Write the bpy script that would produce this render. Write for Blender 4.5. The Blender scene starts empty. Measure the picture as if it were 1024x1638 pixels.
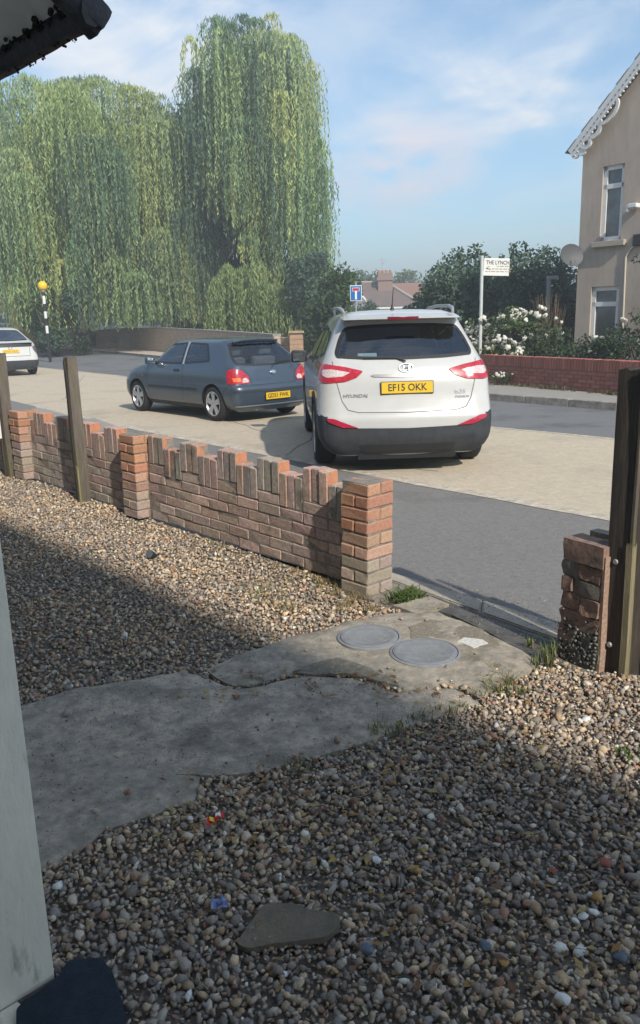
import bpy, bmesh, math, random
import numpy as np
from mathutils import Vector, Matrix, noise
from mathutils.bvhtree import BVHTree
from mathutils.geometry import delaunay_2d_cdt
random.seed(7); rng = np.random.default_rng(7)
sc = bpy.context.scene
COL = sc.collection
R = math.radians

# ------------------------------------------------------------------ camera
FOC, EYE = 1280.0, 1.6
PITCH = math.atan((819-508)/FOC)
ROLL = math.atan((650-512)/(FOC/math.tan(PITCH)))
fwd = Vector((0, math.cos(PITCH), -math.sin(PITCH)))
up0 = Vector((0, math.sin(PITCH), math.cos(PITCH)))
r0 = Vector((1, 0, 0))
cr = r0*math.cos(ROLL)-up0*math.sin(ROLL)
cu = up0*math.cos(ROLL)+r0*math.sin(ROLL)
cam = bpy.data.cameras.new('camera'); camo = bpy.data.objects.new('camera', cam); COL.objects.link(camo)
cam.sensor_fit = 'VERTICAL'; cam.sensor_height = 36; cam.sensor_width = 36*1024/1638
cam.lens = FOC/1638*36; cam.clip_start = 0.05; cam.clip_end = 3000
m = Matrix((cr, cu, -fwd)).transposed().to_4x4(); m.translation = (0, 0, EYE)
camo.matrix_world = m
sc.camera = camo

def ray(px, py): return fwd+cr*((px-512)/FOC)-cu*((py-819)/FOC)
def G(px, py, z=0.0):                       # point of the level z seen at a photo position
    d = ray(px, py); return Vector((0, 0, EYE))+d*((z-EYE)/d.z)
def AT(px, py, Y):                          # point at forward distance Y
    d = ray(px, py); return Vector((0, 0, EYE))+d*(Y/d.y)

# ------------------------------------------------------------------ world and sun
SUN_AZ, SUN_EL = 28.0, 37.0                 # heading the light travels to (left of +Y), elevation
ldir = Vector((-math.sin(R(SUN_AZ))*math.cos(R(SUN_EL)), math.cos(R(SUN_AZ))*math.cos(R(SUN_EL)), -math.sin(R(SUN_EL))))
sun = bpy.data.lights.new('sun', 'SUN'); sun.energy = 3.0; sun.angle = R(0.9); sun.color = (1, 0.93, 0.82)
suno = bpy.data.objects.new('sun', sun); COL.objects.link(suno)
suno.rotation_euler = ldir.to_track_quat('-Z', 'Y').to_euler(); suno.location = (8, -12, 12)

world = bpy.data.worlds.new('World'); sc.world = world; world.use_nodes = True
wn = world.node_tree.nodes; wl = world.node_tree.links; wn.clear()
wo = wn.new('ShaderNodeOutputWorld'); bg = wn.new('ShaderNodeBackground'); bg.inputs[1].default_value = 0.1
sky = wn.new('ShaderNodeTexSky'); sky.sky_type = 'NISHITA'; sky.sun_disc = False
sky.sun_elevation = R(SUN_EL)
sv = -ldir
sky.sun_rotation = math.atan2(sv.x, sv.y)
sky.air_density = 1.0; sky.dust_density = 0.7; sky.ozone_density = 2.2; sky.altitude = 0
tc = wn.new('ShaderNodeTexCoord')
sep = wn.new('ShaderNodeSeparateXYZ'); wl.new(tc.outputs['Generated'], sep.inputs[0])
mx = wn.new('ShaderNodeMath'); mx.operation = 'MAXIMUM'; mx.inputs[1].default_value = 0.0; wl.new(sep.outputs['Z'], mx.inputs[0])
ad = wn.new('ShaderNodeMath'); ad.operation = 'ADD'; ad.inputs[1].default_value = 0.3; wl.new(mx.outputs[0], ad.inputs[0])
dx = wn.new('ShaderNodeMath'); dx.operation = 'DIVIDE'; wl.new(sep.outputs['X'], dx.inputs[0]); wl.new(ad.outputs[0], dx.inputs[1])
dy = wn.new('ShaderNodeMath'); dy.operation = 'DIVIDE'; wl.new(sep.outputs['Y'], dy.inputs[0]); wl.new(ad.outputs[0], dy.inputs[1])
cmb = wn.new('ShaderNodeCombineXYZ'); wl.new(dx.outputs[0], cmb.inputs[0]); wl.new(dy.outputs[0], cmb.inputs[1])
def wnoise(scale, lo, hi, det=8, rough=0.58, dist=0.3, off=0):
    mp = wn.new('ShaderNodeMapping'); mp.inputs['Location'].default_value = (off, off*.7, off*.3); wl.new(cmb.outputs[0], mp.inputs[0])
    n = wn.new('ShaderNodeTexNoise'); n.inputs['Scale'].default_value = scale; n.inputs['Detail'].default_value = det
    n.inputs['Roughness'].default_value = rough; n.inputs['Distortion'].default_value = dist
    wl.new(mp.outputs[0], n.inputs['Vector'])
    rp = wn.new('ShaderNodeMapRange'); rp.interpolation_type = 'SMOOTHSTEP'
    rp.inputs[1].default_value = lo; rp.inputs[2].default_value = hi
    wl.new(n.outputs['Fac'], rp.inputs[0]); return rp.outputs[0]
c1 = wnoise(0.9, .48, .66, off=3.1); c2 = wnoise(2.3, .42, .74, off=8.4, dist=.6)
mm = wn.new('ShaderNodeMath'); mm.operation = 'MULTIPLY_ADD'; mm.inputs[2].default_value = 0.06
wl.new(c1, mm.inputs[0]); wl.new(c2, mm.inputs[1])
c3 = wnoise(3.4, .40, .68, off=1.4, dist=.8)
mq = wn.new('ShaderNodeMath'); mq.operation = 'MULTIPLY_ADD'; mq.inputs[1].default_value = 0.36; mq.use_clamp = True
wl.new(c3, mq.inputs[0]); wl.new(mm.outputs[0], mq.inputs[2])
mixw = wn.new('ShaderNodeMix'); mixw.data_type = 'RGBA'; mixw.inputs['B'].default_value = (5.2, 5.5, 5.9, 1)
wl.new(mq.outputs[0], mixw.inputs['Factor']); tint = wn.new('ShaderNodeMix'); tint.data_type = 'RGBA'; tint.blend_type = 'MULTIPLY'; tint.inputs['Factor'].default_value = 1; tint.inputs['B'].default_value = (.77, .96, 1.0, 1)
wl.new(sky.outputs[0], tint.inputs['A']); wl.new(tint.outputs['Result'], mixw.inputs['A'])
# one soft pinkish cloud bank above the far trees
cdir = ray(640, 262).normalized()
dt = wn.new('ShaderNodeVectorMath'); dt.operation = 'DISTANCE'; wl.new(tc.outputs['Generated'], dt.inputs[0])
sq = wn.new('ShaderNodeMapping'); sq.inputs['Scale'].default_value = (1, 1, 1.75); wl.new(tc.outputs['Generated'], sq.inputs[0])
dt.inputs[1].default_value = (cdir.x, cdir.y, cdir.z*1.75); wl.new(sq.outputs[0], dt.inputs[0])
mr = wn.new('ShaderNodeMapRange'); mr.interpolation_type = 'SMOOTHSTEP'; mr.inputs[1].default_value = .13; mr.inputs[2].default_value = .0; wl.new(dt.outputs['Value'], mr.inputs[0])
pn_ = wn.new('ShaderNodeTexNoise'); pn_.inputs['Scale'].default_value = 13; pn_.inputs['Detail'].default_value = 7; wl.new(sq.outputs[0], pn_.inputs['Vector'])
pr__ = wn.new('ShaderNodeMapRange'); pr__.interpolation_type = 'SMOOTHSTEP'; pr__.inputs[1].default_value = .33; pr__.inputs[2].default_value = .62; wl.new(pn_.outputs['Fac'], pr__.inputs[0])
pm = wn.new('ShaderNodeMath'); pm.operation = 'MULTIPLY'; wl.new(mr.outputs[0], pm.inputs[0]); wl.new(pr__.outputs[0], pm.inputs[1])
mixp = wn.new('ShaderNodeMix'); mixp.data_type = 'RGBA'; mixp.inputs['B'].default_value = (5.6, 5.1, 5.4, 1); wl.new(pm.outputs[0], mixp.inputs['Factor']); wl.new(mixw.outputs['Result'], mixp.inputs['A'])
wl.new(mixp.outputs['Result'], bg.inputs[0]); wl.new(bg.outputs[0], wo.inputs[0])

sc.view_settings.view_transform = 'Standard'; sc.view_settings.look = 'None'
sc.view_settings.exposure = 0.88; sc.view_settings.gamma = 1.0
sc.cycles.max_bounces = 6; sc.cycles.transparent_max_bounces = 12
sc.cycles.caustics_reflective = False; sc.cycles.caustics_refractive = False

# ------------------------------------------------------------------ materials
def mat(name, col, rough=.8, var=.15, scale=6, det=6, bump=0., bscale=40, spec=.4, metal=0., coat=0., col2=None, lo=.35, hi=.65,
        col3=None, s3=1.5, lo3=.5, hi3=.62, objcol=False, attr=None, transl=0., vor=None, stretch=None, world=False, isl=0.):
    M = bpy.data.materials.new(name); M.use_nodes = True
    N = M.node_tree.nodes; L = M.node_tree.links; N.clear()
    out = N.new('ShaderNodeOutputMaterial'); b = N.new('ShaderNodeBsdfPrincipled')
    tcn = N.new('ShaderNodeTexCoord'); src = tcn.outputs['Object']
    if world:
        geo = N.new('ShaderNodeNewGeometry'); src = geo.outputs['Position']
    if stretch:
        mp = N.new('ShaderNodeMapping'); mp.inputs['Scale'].default_value = stretch; L.new(src, mp.inputs[0]); src = mp.outputs[0]
    def nz(s, d=det, r=.6):
        n = N.new('ShaderNodeTexNoise'); n.inputs['Scale'].default_value = s; n.inputs['Detail'].default_value = d
        n.inputs['Roughness'].default_value = r; L.new(src, n.inputs['Vector']); return n.outputs['Fac']
    def rng_(s, a, bb, c, d):
        q = N.new('ShaderNodeMapRange'); q.inputs[1].default_value = a; q.inputs[2].default_value = bb
        q.inputs[3].default_value = c; q.inputs[4].default_value = d; L.new(s, q.inputs[0]); return q.outputs[0]
    def mix(f, A, B, mode='MIX'):
        x = N.new('ShaderNodeMix'); x.data_type = 'RGBA'; x.blend_type = mode
        if isinstance(f, float): x.inputs['Factor'].default_value = f
        else: L.new(f, x.inputs['Factor'])
        for s, v in (('A', A), ('B', B)):
            if isinstance(v, tuple): x.inputs[s].default_value = (*v, 1) if len(v) == 3 else v
            else: L.new(v, x.inputs[s])
        return x.outputs['Result']
    c = tuple(col)
    if objcol:
        oi = N.new('ShaderNodeObjectInfo'); c = oi.outputs['Color']
    if attr:
        at = N.new('ShaderNodeAttribute'); at.attribute_name = attr; c = at.outputs['Color']
    if col2: c = mix(rng_(nz(scale), lo, hi, 0, 1), c, tuple(col2))
    if col3: c = mix(rng_(nz(s3, 8, .65), lo3, hi3, 0, 1), c, tuple(col3))
    if var:
        v = rng_(nz(scale*2.7), .25, .75, 1-var, 1+var)
        cb = N.new('ShaderNodeCombineXYZ')
        for i in range(3): L.new(v, cb.inputs[i])
        c = mix(1.0, c, cb.outputs[0], 'MULTIPLY')
    if isinstance(c, tuple): b.inputs['Base Color'].default_value = (*c[:3], 1)
    else: L.new(c, b.inputs['Base Color'])
    b.inputs['Roughness'].default_value = rough; b.inputs['Metallic'].default_value = metal
    b.inputs['Specular IOR Level'].default_value = spec
    b.inputs['Coat Weight'].default_value = coat; b.inputs['Coat Roughness'].default_value = .04
    if bump:
        if vor:
            n = N.new('ShaderNodeTexVoronoi'); n.inputs['Scale'].default_value = vor; L.new(src, n.inputs['Vector']); hsrc = n.outputs['Distance']
        else: hsrc = nz(bscale, 8, .65)
        bp = N.new('ShaderNodeBump'); bp.inputs['Strength'].default_value = bump; bp.inputs['Distance'].default_value = .01
        L.new(hsrc, bp.inputs['Height']); L.new(bp.outputs[0], b.inputs['Normal'])
    if transl:
        t = N.new('ShaderNodeBsdfTranslucent')
        if isinstance(c, tuple): t.inputs[0].default_value = (*c[:3], 1)
        else: L.new(c, t.inputs[0])
        mxs = N.new('ShaderNodeMixShader'); mxs.inputs[0].default_value = transl
        L.new(b.outputs[0], mxs.inputs[1]); L.new(t.outputs[0], mxs.inputs[2]); L.new(mxs.outputs[0], out.inputs[0])
    else: L.new(b.outputs[0], out.inputs[0])
    return M

def glass_mat(name, tint, refl=1.0, rough=.02):
    M = bpy.data.materials.new(name); M.use_nodes = True
    N = M.node_tree.nodes; L = M.node_tree.links; N.clear()
    out = N.new('ShaderNodeOutputMaterial'); t = N.new('ShaderNodeBsdfTransparent'); t.inputs[0].default_value = (*tint, 1)
    g = N.new('ShaderNodeBsdfGlossy'); g.inputs['Roughness'].default_value = rough
    f = N.new('ShaderNodeFresnel'); f.inputs[0].default_value = 1.55
    k = N.new('ShaderNodeMath'); k.operation = 'MULTIPLY_ADD'; k.inputs[1].default_value = refl; k.inputs[2].default_value = .02; k.use_clamp = True
    L.new(f.outputs[0], k.inputs[0])
    x = N.new('ShaderNodeMixShader'); L.new(k.outputs[0], x.inputs[0]); L.new(t.outputs[0], x.inputs[1]); L.new(g.outputs[0], x.inputs[2])
    L.new(x.outputs[0], out.inputs[0]); return M

def paint_mat(name, col, metal=0., rough=.28, inner=(.03, .03, .032), dirt=.1):
    M = mat(name, col, rough=rough, var=dirt, scale=2.2, metal=metal, coat=.7, spec=.5)
    N = M.node_tree.nodes; L = M.node_tree.links
    out = [n for n in N if n.type == 'OUTPUT_MATERIAL'][0]; b = [n for n in N if n.type == 'BSDF_PRINCIPLED'][0]
    geo = N.new('ShaderNodeNewGeometry'); d = N.new('ShaderNodeBsdfDiffuse'); d.inputs[0].default_value = (*inner, 1)
    x = N.new('ShaderNodeMixShader'); L.new(geo.outputs['Backfacing'], x.inputs[0]); L.new(b.outputs[0], x.inputs[1]); L.new(d.outputs[0], x.inputs[2])
    L.new(x.outputs[0], out.inputs[0]); return M

# ------------------------------------------------------------------ mesh helpers
def tag(o, label=None, cat=None, group=None, kind=None):
    if label: o['label'] = label
    if cat: o['category'] = cat
    if group: o['group'] = group
    if kind: o['kind'] = kind
    return o
def empty(name, loc, rz=0, **k):
    o = bpy.data.objects.new(name, None); COL.objects.link(o); o.location = loc; o.rotation_euler = (0, 0, rz); o.empty_display_size = .2
    return tag(o, **k)
def link(name, me, parent=None, mt=None, **k):
    o = bpy.data.objects.new(name, me); COL.objects.link(o)
    if mt is not None and not me.materials: me.materials.append(mt)
    if parent is not None: o.parent = parent
    return tag(o, **k)
def pymesh(name, v, f, mt, parent=None, smooth=False, angle=None, **k):
    me = bpy.data.meshes.new(name); me.from_pydata([tuple(p) for p in v], [], f); me.update()
    if smooth:
        me.shade_smooth()
        if angle: me.set_sharp_from_angle(angle=R(angle))
    return link(name, me, parent, mt, **k)

class MB:
    def __init__(s): s.bm = bmesh.new()
    def box(s, c, size, rot=None, bev=0.):
        r = bmesh.ops.create_cube(s.bm, size=1); vs = r['verts']
        M = Matrix.Translation(Vector(c)) @ (rot.to_4x4() if rot else Matrix.Identity(4)) @ Matrix.Diagonal((*size, 1))
        bmesh.ops.transform(s.bm, matrix=M, verts=vs)
        if bev:
            es = list({e for v in vs for e in v.link_edges})
            bmesh.ops.bevel(s.bm, geom=es, offset=bev, segments=2, affect='EDGES', profile=.6)
        return s
    def tube(s, pts, rad, seg=10, cap=True):
        pts = [Vector(p) for p in pts]; n = len(pts)
        rad = [rad]*n if isinstance(rad, (int, float)) else rad
        rings = []; ref = Vector((.13, .97, .21))
        for i, p in enumerate(pts):
            t = (pts[min(i+1, n-1)]-pts[max(i-1, 0)]).normalized()
            if abs(t.dot(ref)) > .95: ref = Vector((.9, .1, .4))
            a = t.cross(ref).normalized(); b = t.cross(a)
            rings.append([s.bm.verts.new(p+(a*math.cos(k*2*math.pi/seg)+b*math.sin(k*2*math.pi/seg))*rad[i]) for k in range(seg)])
        for i in range(n-1):
            for k in range(seg):
                s.bm.faces.new((rings[i][k], rings[i][(k+1) % seg], rings[i+1][(k+1) % seg], rings[i+1][k]))
        if cap: s.bm.faces.new(rings[0][::-1]); s.bm.faces.new(rings[-1])
        return s
    def lathe(s, prof, origin=(0, 0, 0), axis='Z', seg=24, close=False):
        o = Vector(origin); rings = []
        def P(r, h, a):
            c, d = r*math.cos(a), r*math.sin(a)
            return o+(Vector((c, d, h)) if axis == 'Z' else Vector((h, c, d)) if axis == 'X' else Vector((c, h, d)))
        for (r, h) in prof:
            rings.append([s.bm.verts.new(P(max(r, .0004), h, k*2*math.pi/seg)) for k in range(seg)])
        n = len(rings)
        for i in range(n if close else n-1):
            A, B = rings[i], rings[(i+1) % n]
            for k in range(seg): s.bm.faces.new((A[k], A[(k+1) % seg], B[(k+1) % seg], B[k]))
        return s
    def prism(s, outline, z0, z1):               # outline = [(x, y)]
        a = [s.bm.verts.new((x, y, z0)) for x, y in outline]; b = [s.bm.verts.new((x, y, z1)) for x, y in outline]
        n = len(a); s.bm.faces.new(a[::-1]); s.bm.faces.new(b)
        for i in range(n): s.bm.faces.new((a[i], a[(i+1) % n], b[(i+1) % n], b[i]))
        return s
    def plate(s, pts, nrm, th):                  # flat polygon with thickness along nrm
        pts = [Vector(p) for p in pts]; nrm = Vector(nrm)
        a = [s.bm.verts.new(p) for p in pts]; b = [s.bm.verts.new(p+nrm*th) for p in pts]; n = len(a)
        s.bm.faces.new(a[::-1]); s.bm.faces.new(b)
        for i in range(n): s.bm.faces.new((a[i], a[(i+1) % n], b[(i+1) % n], b[i]))
        return s
    def mesh(s, name, smooth=None):
        bmesh.ops.recalc_face_normals(s.bm, faces=s.bm.faces[:])
        me = bpy.data.meshes.new(name); s.bm.to_mesh(me); s.bm.free()
        if smooth: me.shade_smooth(); me.set_sharp_from_angle(angle=R(smooth))
        return me
    def build(s, name, mt, parent=None, smooth=None, **k):
        return link(name, s.mesh(name, smooth), parent, mt, **k)

def text_mesh(name, body, size, mt, parent, M, depth=.001, xs=1.0, align='CENTER', sh=0.):
    c = bpy.data.curves.new(name, 'FONT'); c.body = body; c.size = size; c.align_x = align; c.align_y = 'CENTER'; c.extrude = depth; c.resolution_u = 3; c.offset = size*.012; c.shear = sh
    o = bpy.data.objects.new('tmp', c); COL.objects.link(o)
    bpy.context.view_layer.update()
    me = bpy.data.meshes.new_from_object(o.evaluated_get(bpy.context.evaluated_depsgraph_get()))
    bpy.data.objects.remove(o)
    me.transform(M @ Matrix.Diagonal((xs, 1, 1, 1))); me.materials.clear(); me.materials.append(mt)
    return link(name, me, parent)

def resample(poly, step, closed=True):
    out = []; n = len(poly)
    for i in range(n if closed else n-1):
        a, b = Vector(poly[i]), Vector(poly[(i+1) % n]); k = max(1, int((b-a).length/step))
        out += [a.lerp(b, j/k) for j in range(k)]
    return out
def smooth_closed(poly, sub=6, tension=.5):
    n = len(poly); out = []
    P = [Vector(p) for p in poly]
    for i in range(n):
        p0, p1, p2, p3 = P[i-1], P[i], P[(i+1) % n], P[(i+2) % n]
        for j in range(sub):
            t = j/sub
            out.append(.5*((2*p1)+(p2-p0)*t+(2*p0-5*p1+4*p2-p3)*t*t+(3*p1-p0-3*p2+p3)*t**3))
    return out
def round_poly(poly, r=.03, k=3):
    out = []; n = len(poly)
    for i in range(n):
        a, b, c = Vector(poly[i-1]), Vector(poly[i]), Vector(poly[(i+1) % n])
        d1, d2 = (a-b), (c-b); rr = min(r, d1.length*.45, d2.length*.45)
        p, q = b+d1.normalized()*rr, b+d2.normalized()*rr
        for j in range(k+1):
            t = j/k; out.append((1-t)**2*p+2*t*(1-t)*b+t*t*q)
    return out
def in_poly(x, y, poly):
    c = False; n = len(poly); j = n-1
    for i in range(n):
        xi, yi, xj, yj = poly[i][0], poly[i][1], poly[j][0], poly[j][1]
        if (yi > y) != (yj > y) and x < (xj-xi)*(y-yi)/(yj-yi)+xi: c = not c
        j = i
    return c
def in_poly_np(X, Y, poly):
    c = np.zeros(X.shape, bool); n = len(poly); j = n-1
    for i in range(n):
        xi, yi, xj, yj = poly[i][0], poly[i][1], poly[j][0], poly[j][1]
        if yi != yj:
            c ^= ((yi > Y) != (yj > Y)) & (X < (xj-xi)*(Y-yi)/(yj-yi)+xi)
        j = i
    return c
def sheet(name, poly, z, mt, th=0., kind='structure', **k):
    b = MB(); b.prism([(p[0], p[1]) for p in poly], z-max(th, .002), z)
    return b.build(name, mt, kind=kind, **k)

# numpy triangle/quad soup: one mesh
def soup(name, V, F, mt, parent=None, colors=None, smooth=False, **k):
    """V (n,3), F (m,kk) int"""
    me = bpy.data.meshes.new(name); kk = F.shape[1]; n, mF = len(V), len(F)
    me.vertices.add(n); me.vertices.foreach_set('co', V.astype(np.float32).ravel())
    me.loops.add(mF*kk); me.loops.foreach_set('vertex_index', F.astype(np.int32).ravel())
    me.polygons.add(mF); me.polygons.foreach_set('loop_start', np.arange(0, mF*kk, kk, dtype=np.int32))
    me.polygons.foreach_set('loop_total', np.full(mF, kk, np.int32))
    if smooth: me.polygons.foreach_set('use_smooth', np.ones(mF, bool))
    me.update(calc_edges=True)
    if colors is not None:
        a = me.color_attributes.new('tone', 'FLOAT_COLOR', 'POINT')
        cc = np.ones((n, 4), np.float32); cc[:, :3] = colors; a.data.foreach_set('color', cc.ravel())
    return link(name, me, parent, mt, **k)
# ------------------------------------------------------------------ palette
M_ground = mat('earth', (.13, .11, .085), .95, .25, 3, bump=.4, bscale=14, col2=(.09, .1, .05), world=True)
M_gravelbed = mat('gravel_bed', (.17, .145, .115), .95, .35, 30, bump=1.0, vor=55, col2=(.2, .17, .14), world=True)
M_lane = mat('asphalt_lane', (.175, .175, .18), .85, .16, 14, bump=.6, bscale=120, col3=(.12, .12, .125), s3=.8, world=True)
M_pave = mat('asphalt_footway', (.225, .215, .205), .88, .2, 22, bump=.8, bscale=90, col2=(.185, .177, .17), col3=(.155, .148, .14), s3=.8, lo3=.56, hi3=.68, world=True)
M_bay = mat('concrete_bay', (.54, .46, .35), .9, .14, 9, bump=.5, bscale=70, col2=(.47, .40, .305), col3=(.36, .315, .26), s3=.9, lo3=.53, hi3=.72, world=True)
M_strip = mat('pale_concrete_strip', (.6, .53, .43), .9, .2, 9, bump=.4, bscale=60, col2=(.36, .32, .26), world=True)
M_kerb = mat('kerb_stone', (.38, .35, .31), .85, .2, 6, bump=.4, bscale=45, col2=(.2, .19, .175), world=True)
M_farpave = mat('far_footway', (.3, .28, .255), .9, .12, 2, bump=.3, bscale=60, world=True)
M_pinkpave = mat('pink_footway', (.5, .41, .34), .9, .12, 2, world=True)
M_slab = mat('old_concrete', (.40, .35, .275), .88, .28, 11, bump=.6, bscale=55, col2=(.25, .225, .185), col3=(.17, .148, .115), s3=3.2, lo3=.5, hi3=.66, world=True)
M_slabgrey = mat('smooth_grey_concrete', (.52, .44, .35), .9, .28, 13, bump=1.0, bscale=85, col2=(.31, .28, .235), col3=(.19, .17, .14), s3=3.5, lo3=.48, hi3=.66, world=True)
M_slabdark = mat('shadow_toned_concrete', (.42, .36, .29), .88, .28, 13, bump=.5, bscale=65, col2=(.25, .225, .185), world=True)  # left slab's darker tone is the shadow across the path, put into colour
M_damp = mat('dark_tarmac_patch', (.085, .083, .08), .75, .3, 8, bump=.7, bscale=40, col2=(.14, .13, .115), lo=.45, hi=.7, world=True)
M_soil = mat('soil', (.24, .205, .155), .95, .3, 20, bump=1.0, bscale=60, col2=(.24, .21, .165), lo=.45, hi=.6, world=True)
M_moss = mat('moss', (.16, .145, .11), .95, .3, 30, bump=1.0, bscale=80, col2=(.26, .235, .19), world=True)
M_whitespill = mat('white_plaster_spill', (.62, .6, .56), .9, .2, 30, bump=.6, bscale=80)
M_edging = mat('edging_concrete', (.42, .375, .31), .9, .15, 7, bump=.5, bscale=60, col2=(.33, .3, .25), world=True)
M_mortar = mat('mortar', (.30, .255, .22), .95, .25, 20, bump=.8, bscale=90, col2=(.19, .175, .15))
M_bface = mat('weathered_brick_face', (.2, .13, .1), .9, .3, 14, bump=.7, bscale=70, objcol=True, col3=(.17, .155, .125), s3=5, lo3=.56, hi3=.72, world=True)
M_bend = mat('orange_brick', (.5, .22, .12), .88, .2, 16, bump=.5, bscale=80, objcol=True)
M_bsun = mat('sunlit_orange_brick_end', (.50, .215, .115), .88, .2, 16, bump=.5, bscale=80, col2=(.42, .2, .125))  # orange sides against weathered fronts: sun on the side faces put into colour
M_rbrick = mat('red_garden_brick', (.3, .09, .06), .88, .2, 14, bump=.4, bscale=60, objcol=True, world=True)
M_rmortar = mat('pale_mortar', (.30, .22, .19), .95, .2, 8)
M_wood = mat('grey_weathered_wood', (.17, .14, .115), .85, .25, 3, bump=.8, bscale=14, stretch=(14, 14, 1.2), col2=(.11, .095, .08), col3=(.13, .14, .06), s3=.8, lo3=.52, hi3=.66)
M_wooddark = mat('dark_stained_wood', (.042, .035, .03), .7, .3, 3, bump=.7, bscale=14, stretch=(14, 14, 1.2), col2=(.075, .062, .05))
M_woodpale = mat('pale_split_wood', (.36, .30, .2), .85, .25, 3, bump=.8, bscale=14, stretch=(14, 14, 1.2), col2=(.2, .18, .1))
M_whitepaint = mat('white_paint', (.72, .72, .7), .55, .06, 5, bump=.1, bscale=20)
M_postpaint = mat('grimy_cream_paint', (.85, .79, .67), .6, .08, 3, bump=.35, bscale=18, stretch=(3, 3, .9), col2=(.78, .72, .61), col3=(.36, .35, .28), s3=6, lo3=.58, hi3=.72)
M_render = mat('pebbledash_render', (.47, .39, .32), .95, .12, 2.5, bump=.8, bscale=90, stretch=(1, 1, .3), col2=(.41, .35, .30), col3=(.31, .26, .225), s3=.9, lo3=.5, hi3=.75)
M_ownrender = mat('pale_render', (.5, .47, .42), .95, .1, 3)
M_slate = mat('grey_slate', (.25, .25, .26), .8, .2, 5, bump=.4, bscale=25, objcol=False)
M_lead = mat('dark_plastic', (.018, .018, .02), .5, .1, 5)
M_gutter = mat('mossy_black_gutter', (.07, .07, .085), .6, .3, 12, bump=.9, bscale=35, col2=(.04, .042, .045))
M_gmoss = mat('black_moss', (.022, .023, .02), .95, .3, 30, bump=1, bscale=60, col2=(.05, .05, .04))
M_soffit = mat('white_soffit_board', (.85, .84, .8), .8, .1, 3, bump=.2, bscale=20, col2=(.78, .77, .74))
M_metal = mat('galvanised_metal', (.42, .44, .45), .5, .1, 8, metal=.5)
M_chrome = mat('chrome', (.75, .76, .78), .18, 0, metal=1.0)
M_glasswin = mat('house_window_glass', (.035, .045, .05), .06, .3, 1.5, spec=.8, coat=.5, col2=(.09, .11, .115), lo=.45, hi=.6)

# ------------------------------------------------------------------ the ground, the road and the footways
sheet('ground', [(-700, -60), (700, -60), (700, 1200), (-700, 1200)], -.03, M_ground)
def P(px, py): q = G(px, py); return Vector((q.x, q.y))
def ext(a, b, d): return a+(a-b).normalized()*d
AZ = R(43.2); av = Vector((-math.sin(AZ), math.cos(AZ))); nv = Vector((math.cos(AZ), math.sin(AZ)))   # along the garden wall, and away from the house
WT = 3.29                                                                                             # distance of the wall face from the camera line
bayN = [P(985, 830), P(810, 797), P(630, 765), P(430, 726), P(240, 690), P(140, 669), P(60, 650)]
bayN = [ext(bayN[0], bayN[1], 6)]+bayN+[ext(bayN[-1], bayN[-2], 9)]
bayF = [P(985, 700), P(780, 681), P(620, 663), P(480, 645), P(300, 618), P(190, 600), P(70, 588)]
bayF = [ext(bayF[0], bayF[1], 9)]+bayF+[ext(bayF[-1], bayF[-2], 14)]
kerb = [P(990, 655), P(780, 638), P(600, 618), P(480, 603), P(330, 580), P(190, 566), P(100, 560)]
kerb = [ext(kerb[0], kerb[1], 9)]+kerb+[ext(kerb[-1], kerb[-2], 60)]
sheet('road', [ext(bayF[0], bayF[1], 3)]+bayN+[bayN[-1]+Vector((-60, 40))]+kerb[::-1]+[ext(kerb[0], kerb[1], 6)], -.016, M_lane)
sheet('parking_bay', bayN+bayF[::-1], -.010, M_bay)
def ribbon(line, w0, w1):                                    # offsets to the left of travel
    L_, R_ = [], []
    n = len(line)
    for i, p in enumerate(line):
        t = (line[min(i+1, n-1)]-line[max(i-1, 0)]).normalized(); nn = Vector((-t.y, t.x))
        L_.append(p+nn*w0); R_.append(p+nn*w1)
    return L_+R_[::-1]
def wobble(line, amp, step):
    line = [Vector(p) for p in resample(line, step, False)]+[Vector(line[-1])]
    return [p+Vector((noise.noise((p.x*1.9, p.y*1.9, 3)), noise.noise((p.x*1.9, p.y*1.9, 8))))*amp for p in line]
sheet('bay_edge_strip', ribbon(wobble(bayN[:-1], .03, .3), -.09, .07), -.004, M_strip)
sheet('bay_outer_line', ribbon(wobble(bayF[:-1], .05, .4), .0, .09), -.006, M_strip)
for k, (a, b) in enumerate([((175, 627), (640, 690)), ((560, 700), (985, 765))]): pass
# hairline joints and stains across the bay: thin darker seams in the concrete
seam = [sheet('concrete_seam', ribbon(wobble([P(*a), P(*b)], .06, .25), -.012, .012), -.006, M_kerb) for a, b in
        [((100, 640), (135, 600)), ((455, 728), (560, 655))]]
for pts_ in ([(300, 663), (340, 662), (372, 672), (400, 684), (430, 690)], [(250, 652), (300, 656), (345, 668)], [(600, 742), (650, 748), (700, 752)]):
    sheet('concrete_crack', ribbon(wobble([P(*p) for p in pts_], .10, .12), -.006, random.uniform(.004, .02)), -.0055, M_kerb)

wallback = [nv*(WT+.1)+av*s for s in (-3, 0, 3, 6, 9, 14, 20)]
sheet('pavement', wallback+[bayN[-1]+Vector((-.5, -.5))]+bayN[::-1]+[bayN[0]+Vector((1.5, -1.5))], -.009, M_pave)
sheet('pale_paving_patch', [P(128, 672), P(150, 668), P(195, 684), P(170, 692)], -.003, M_farpave)
sheet('pale_paving_patch', [P(40, 655), P(65, 652), P(112, 664), P(90, 668)], -.003, M_farpave)
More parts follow.
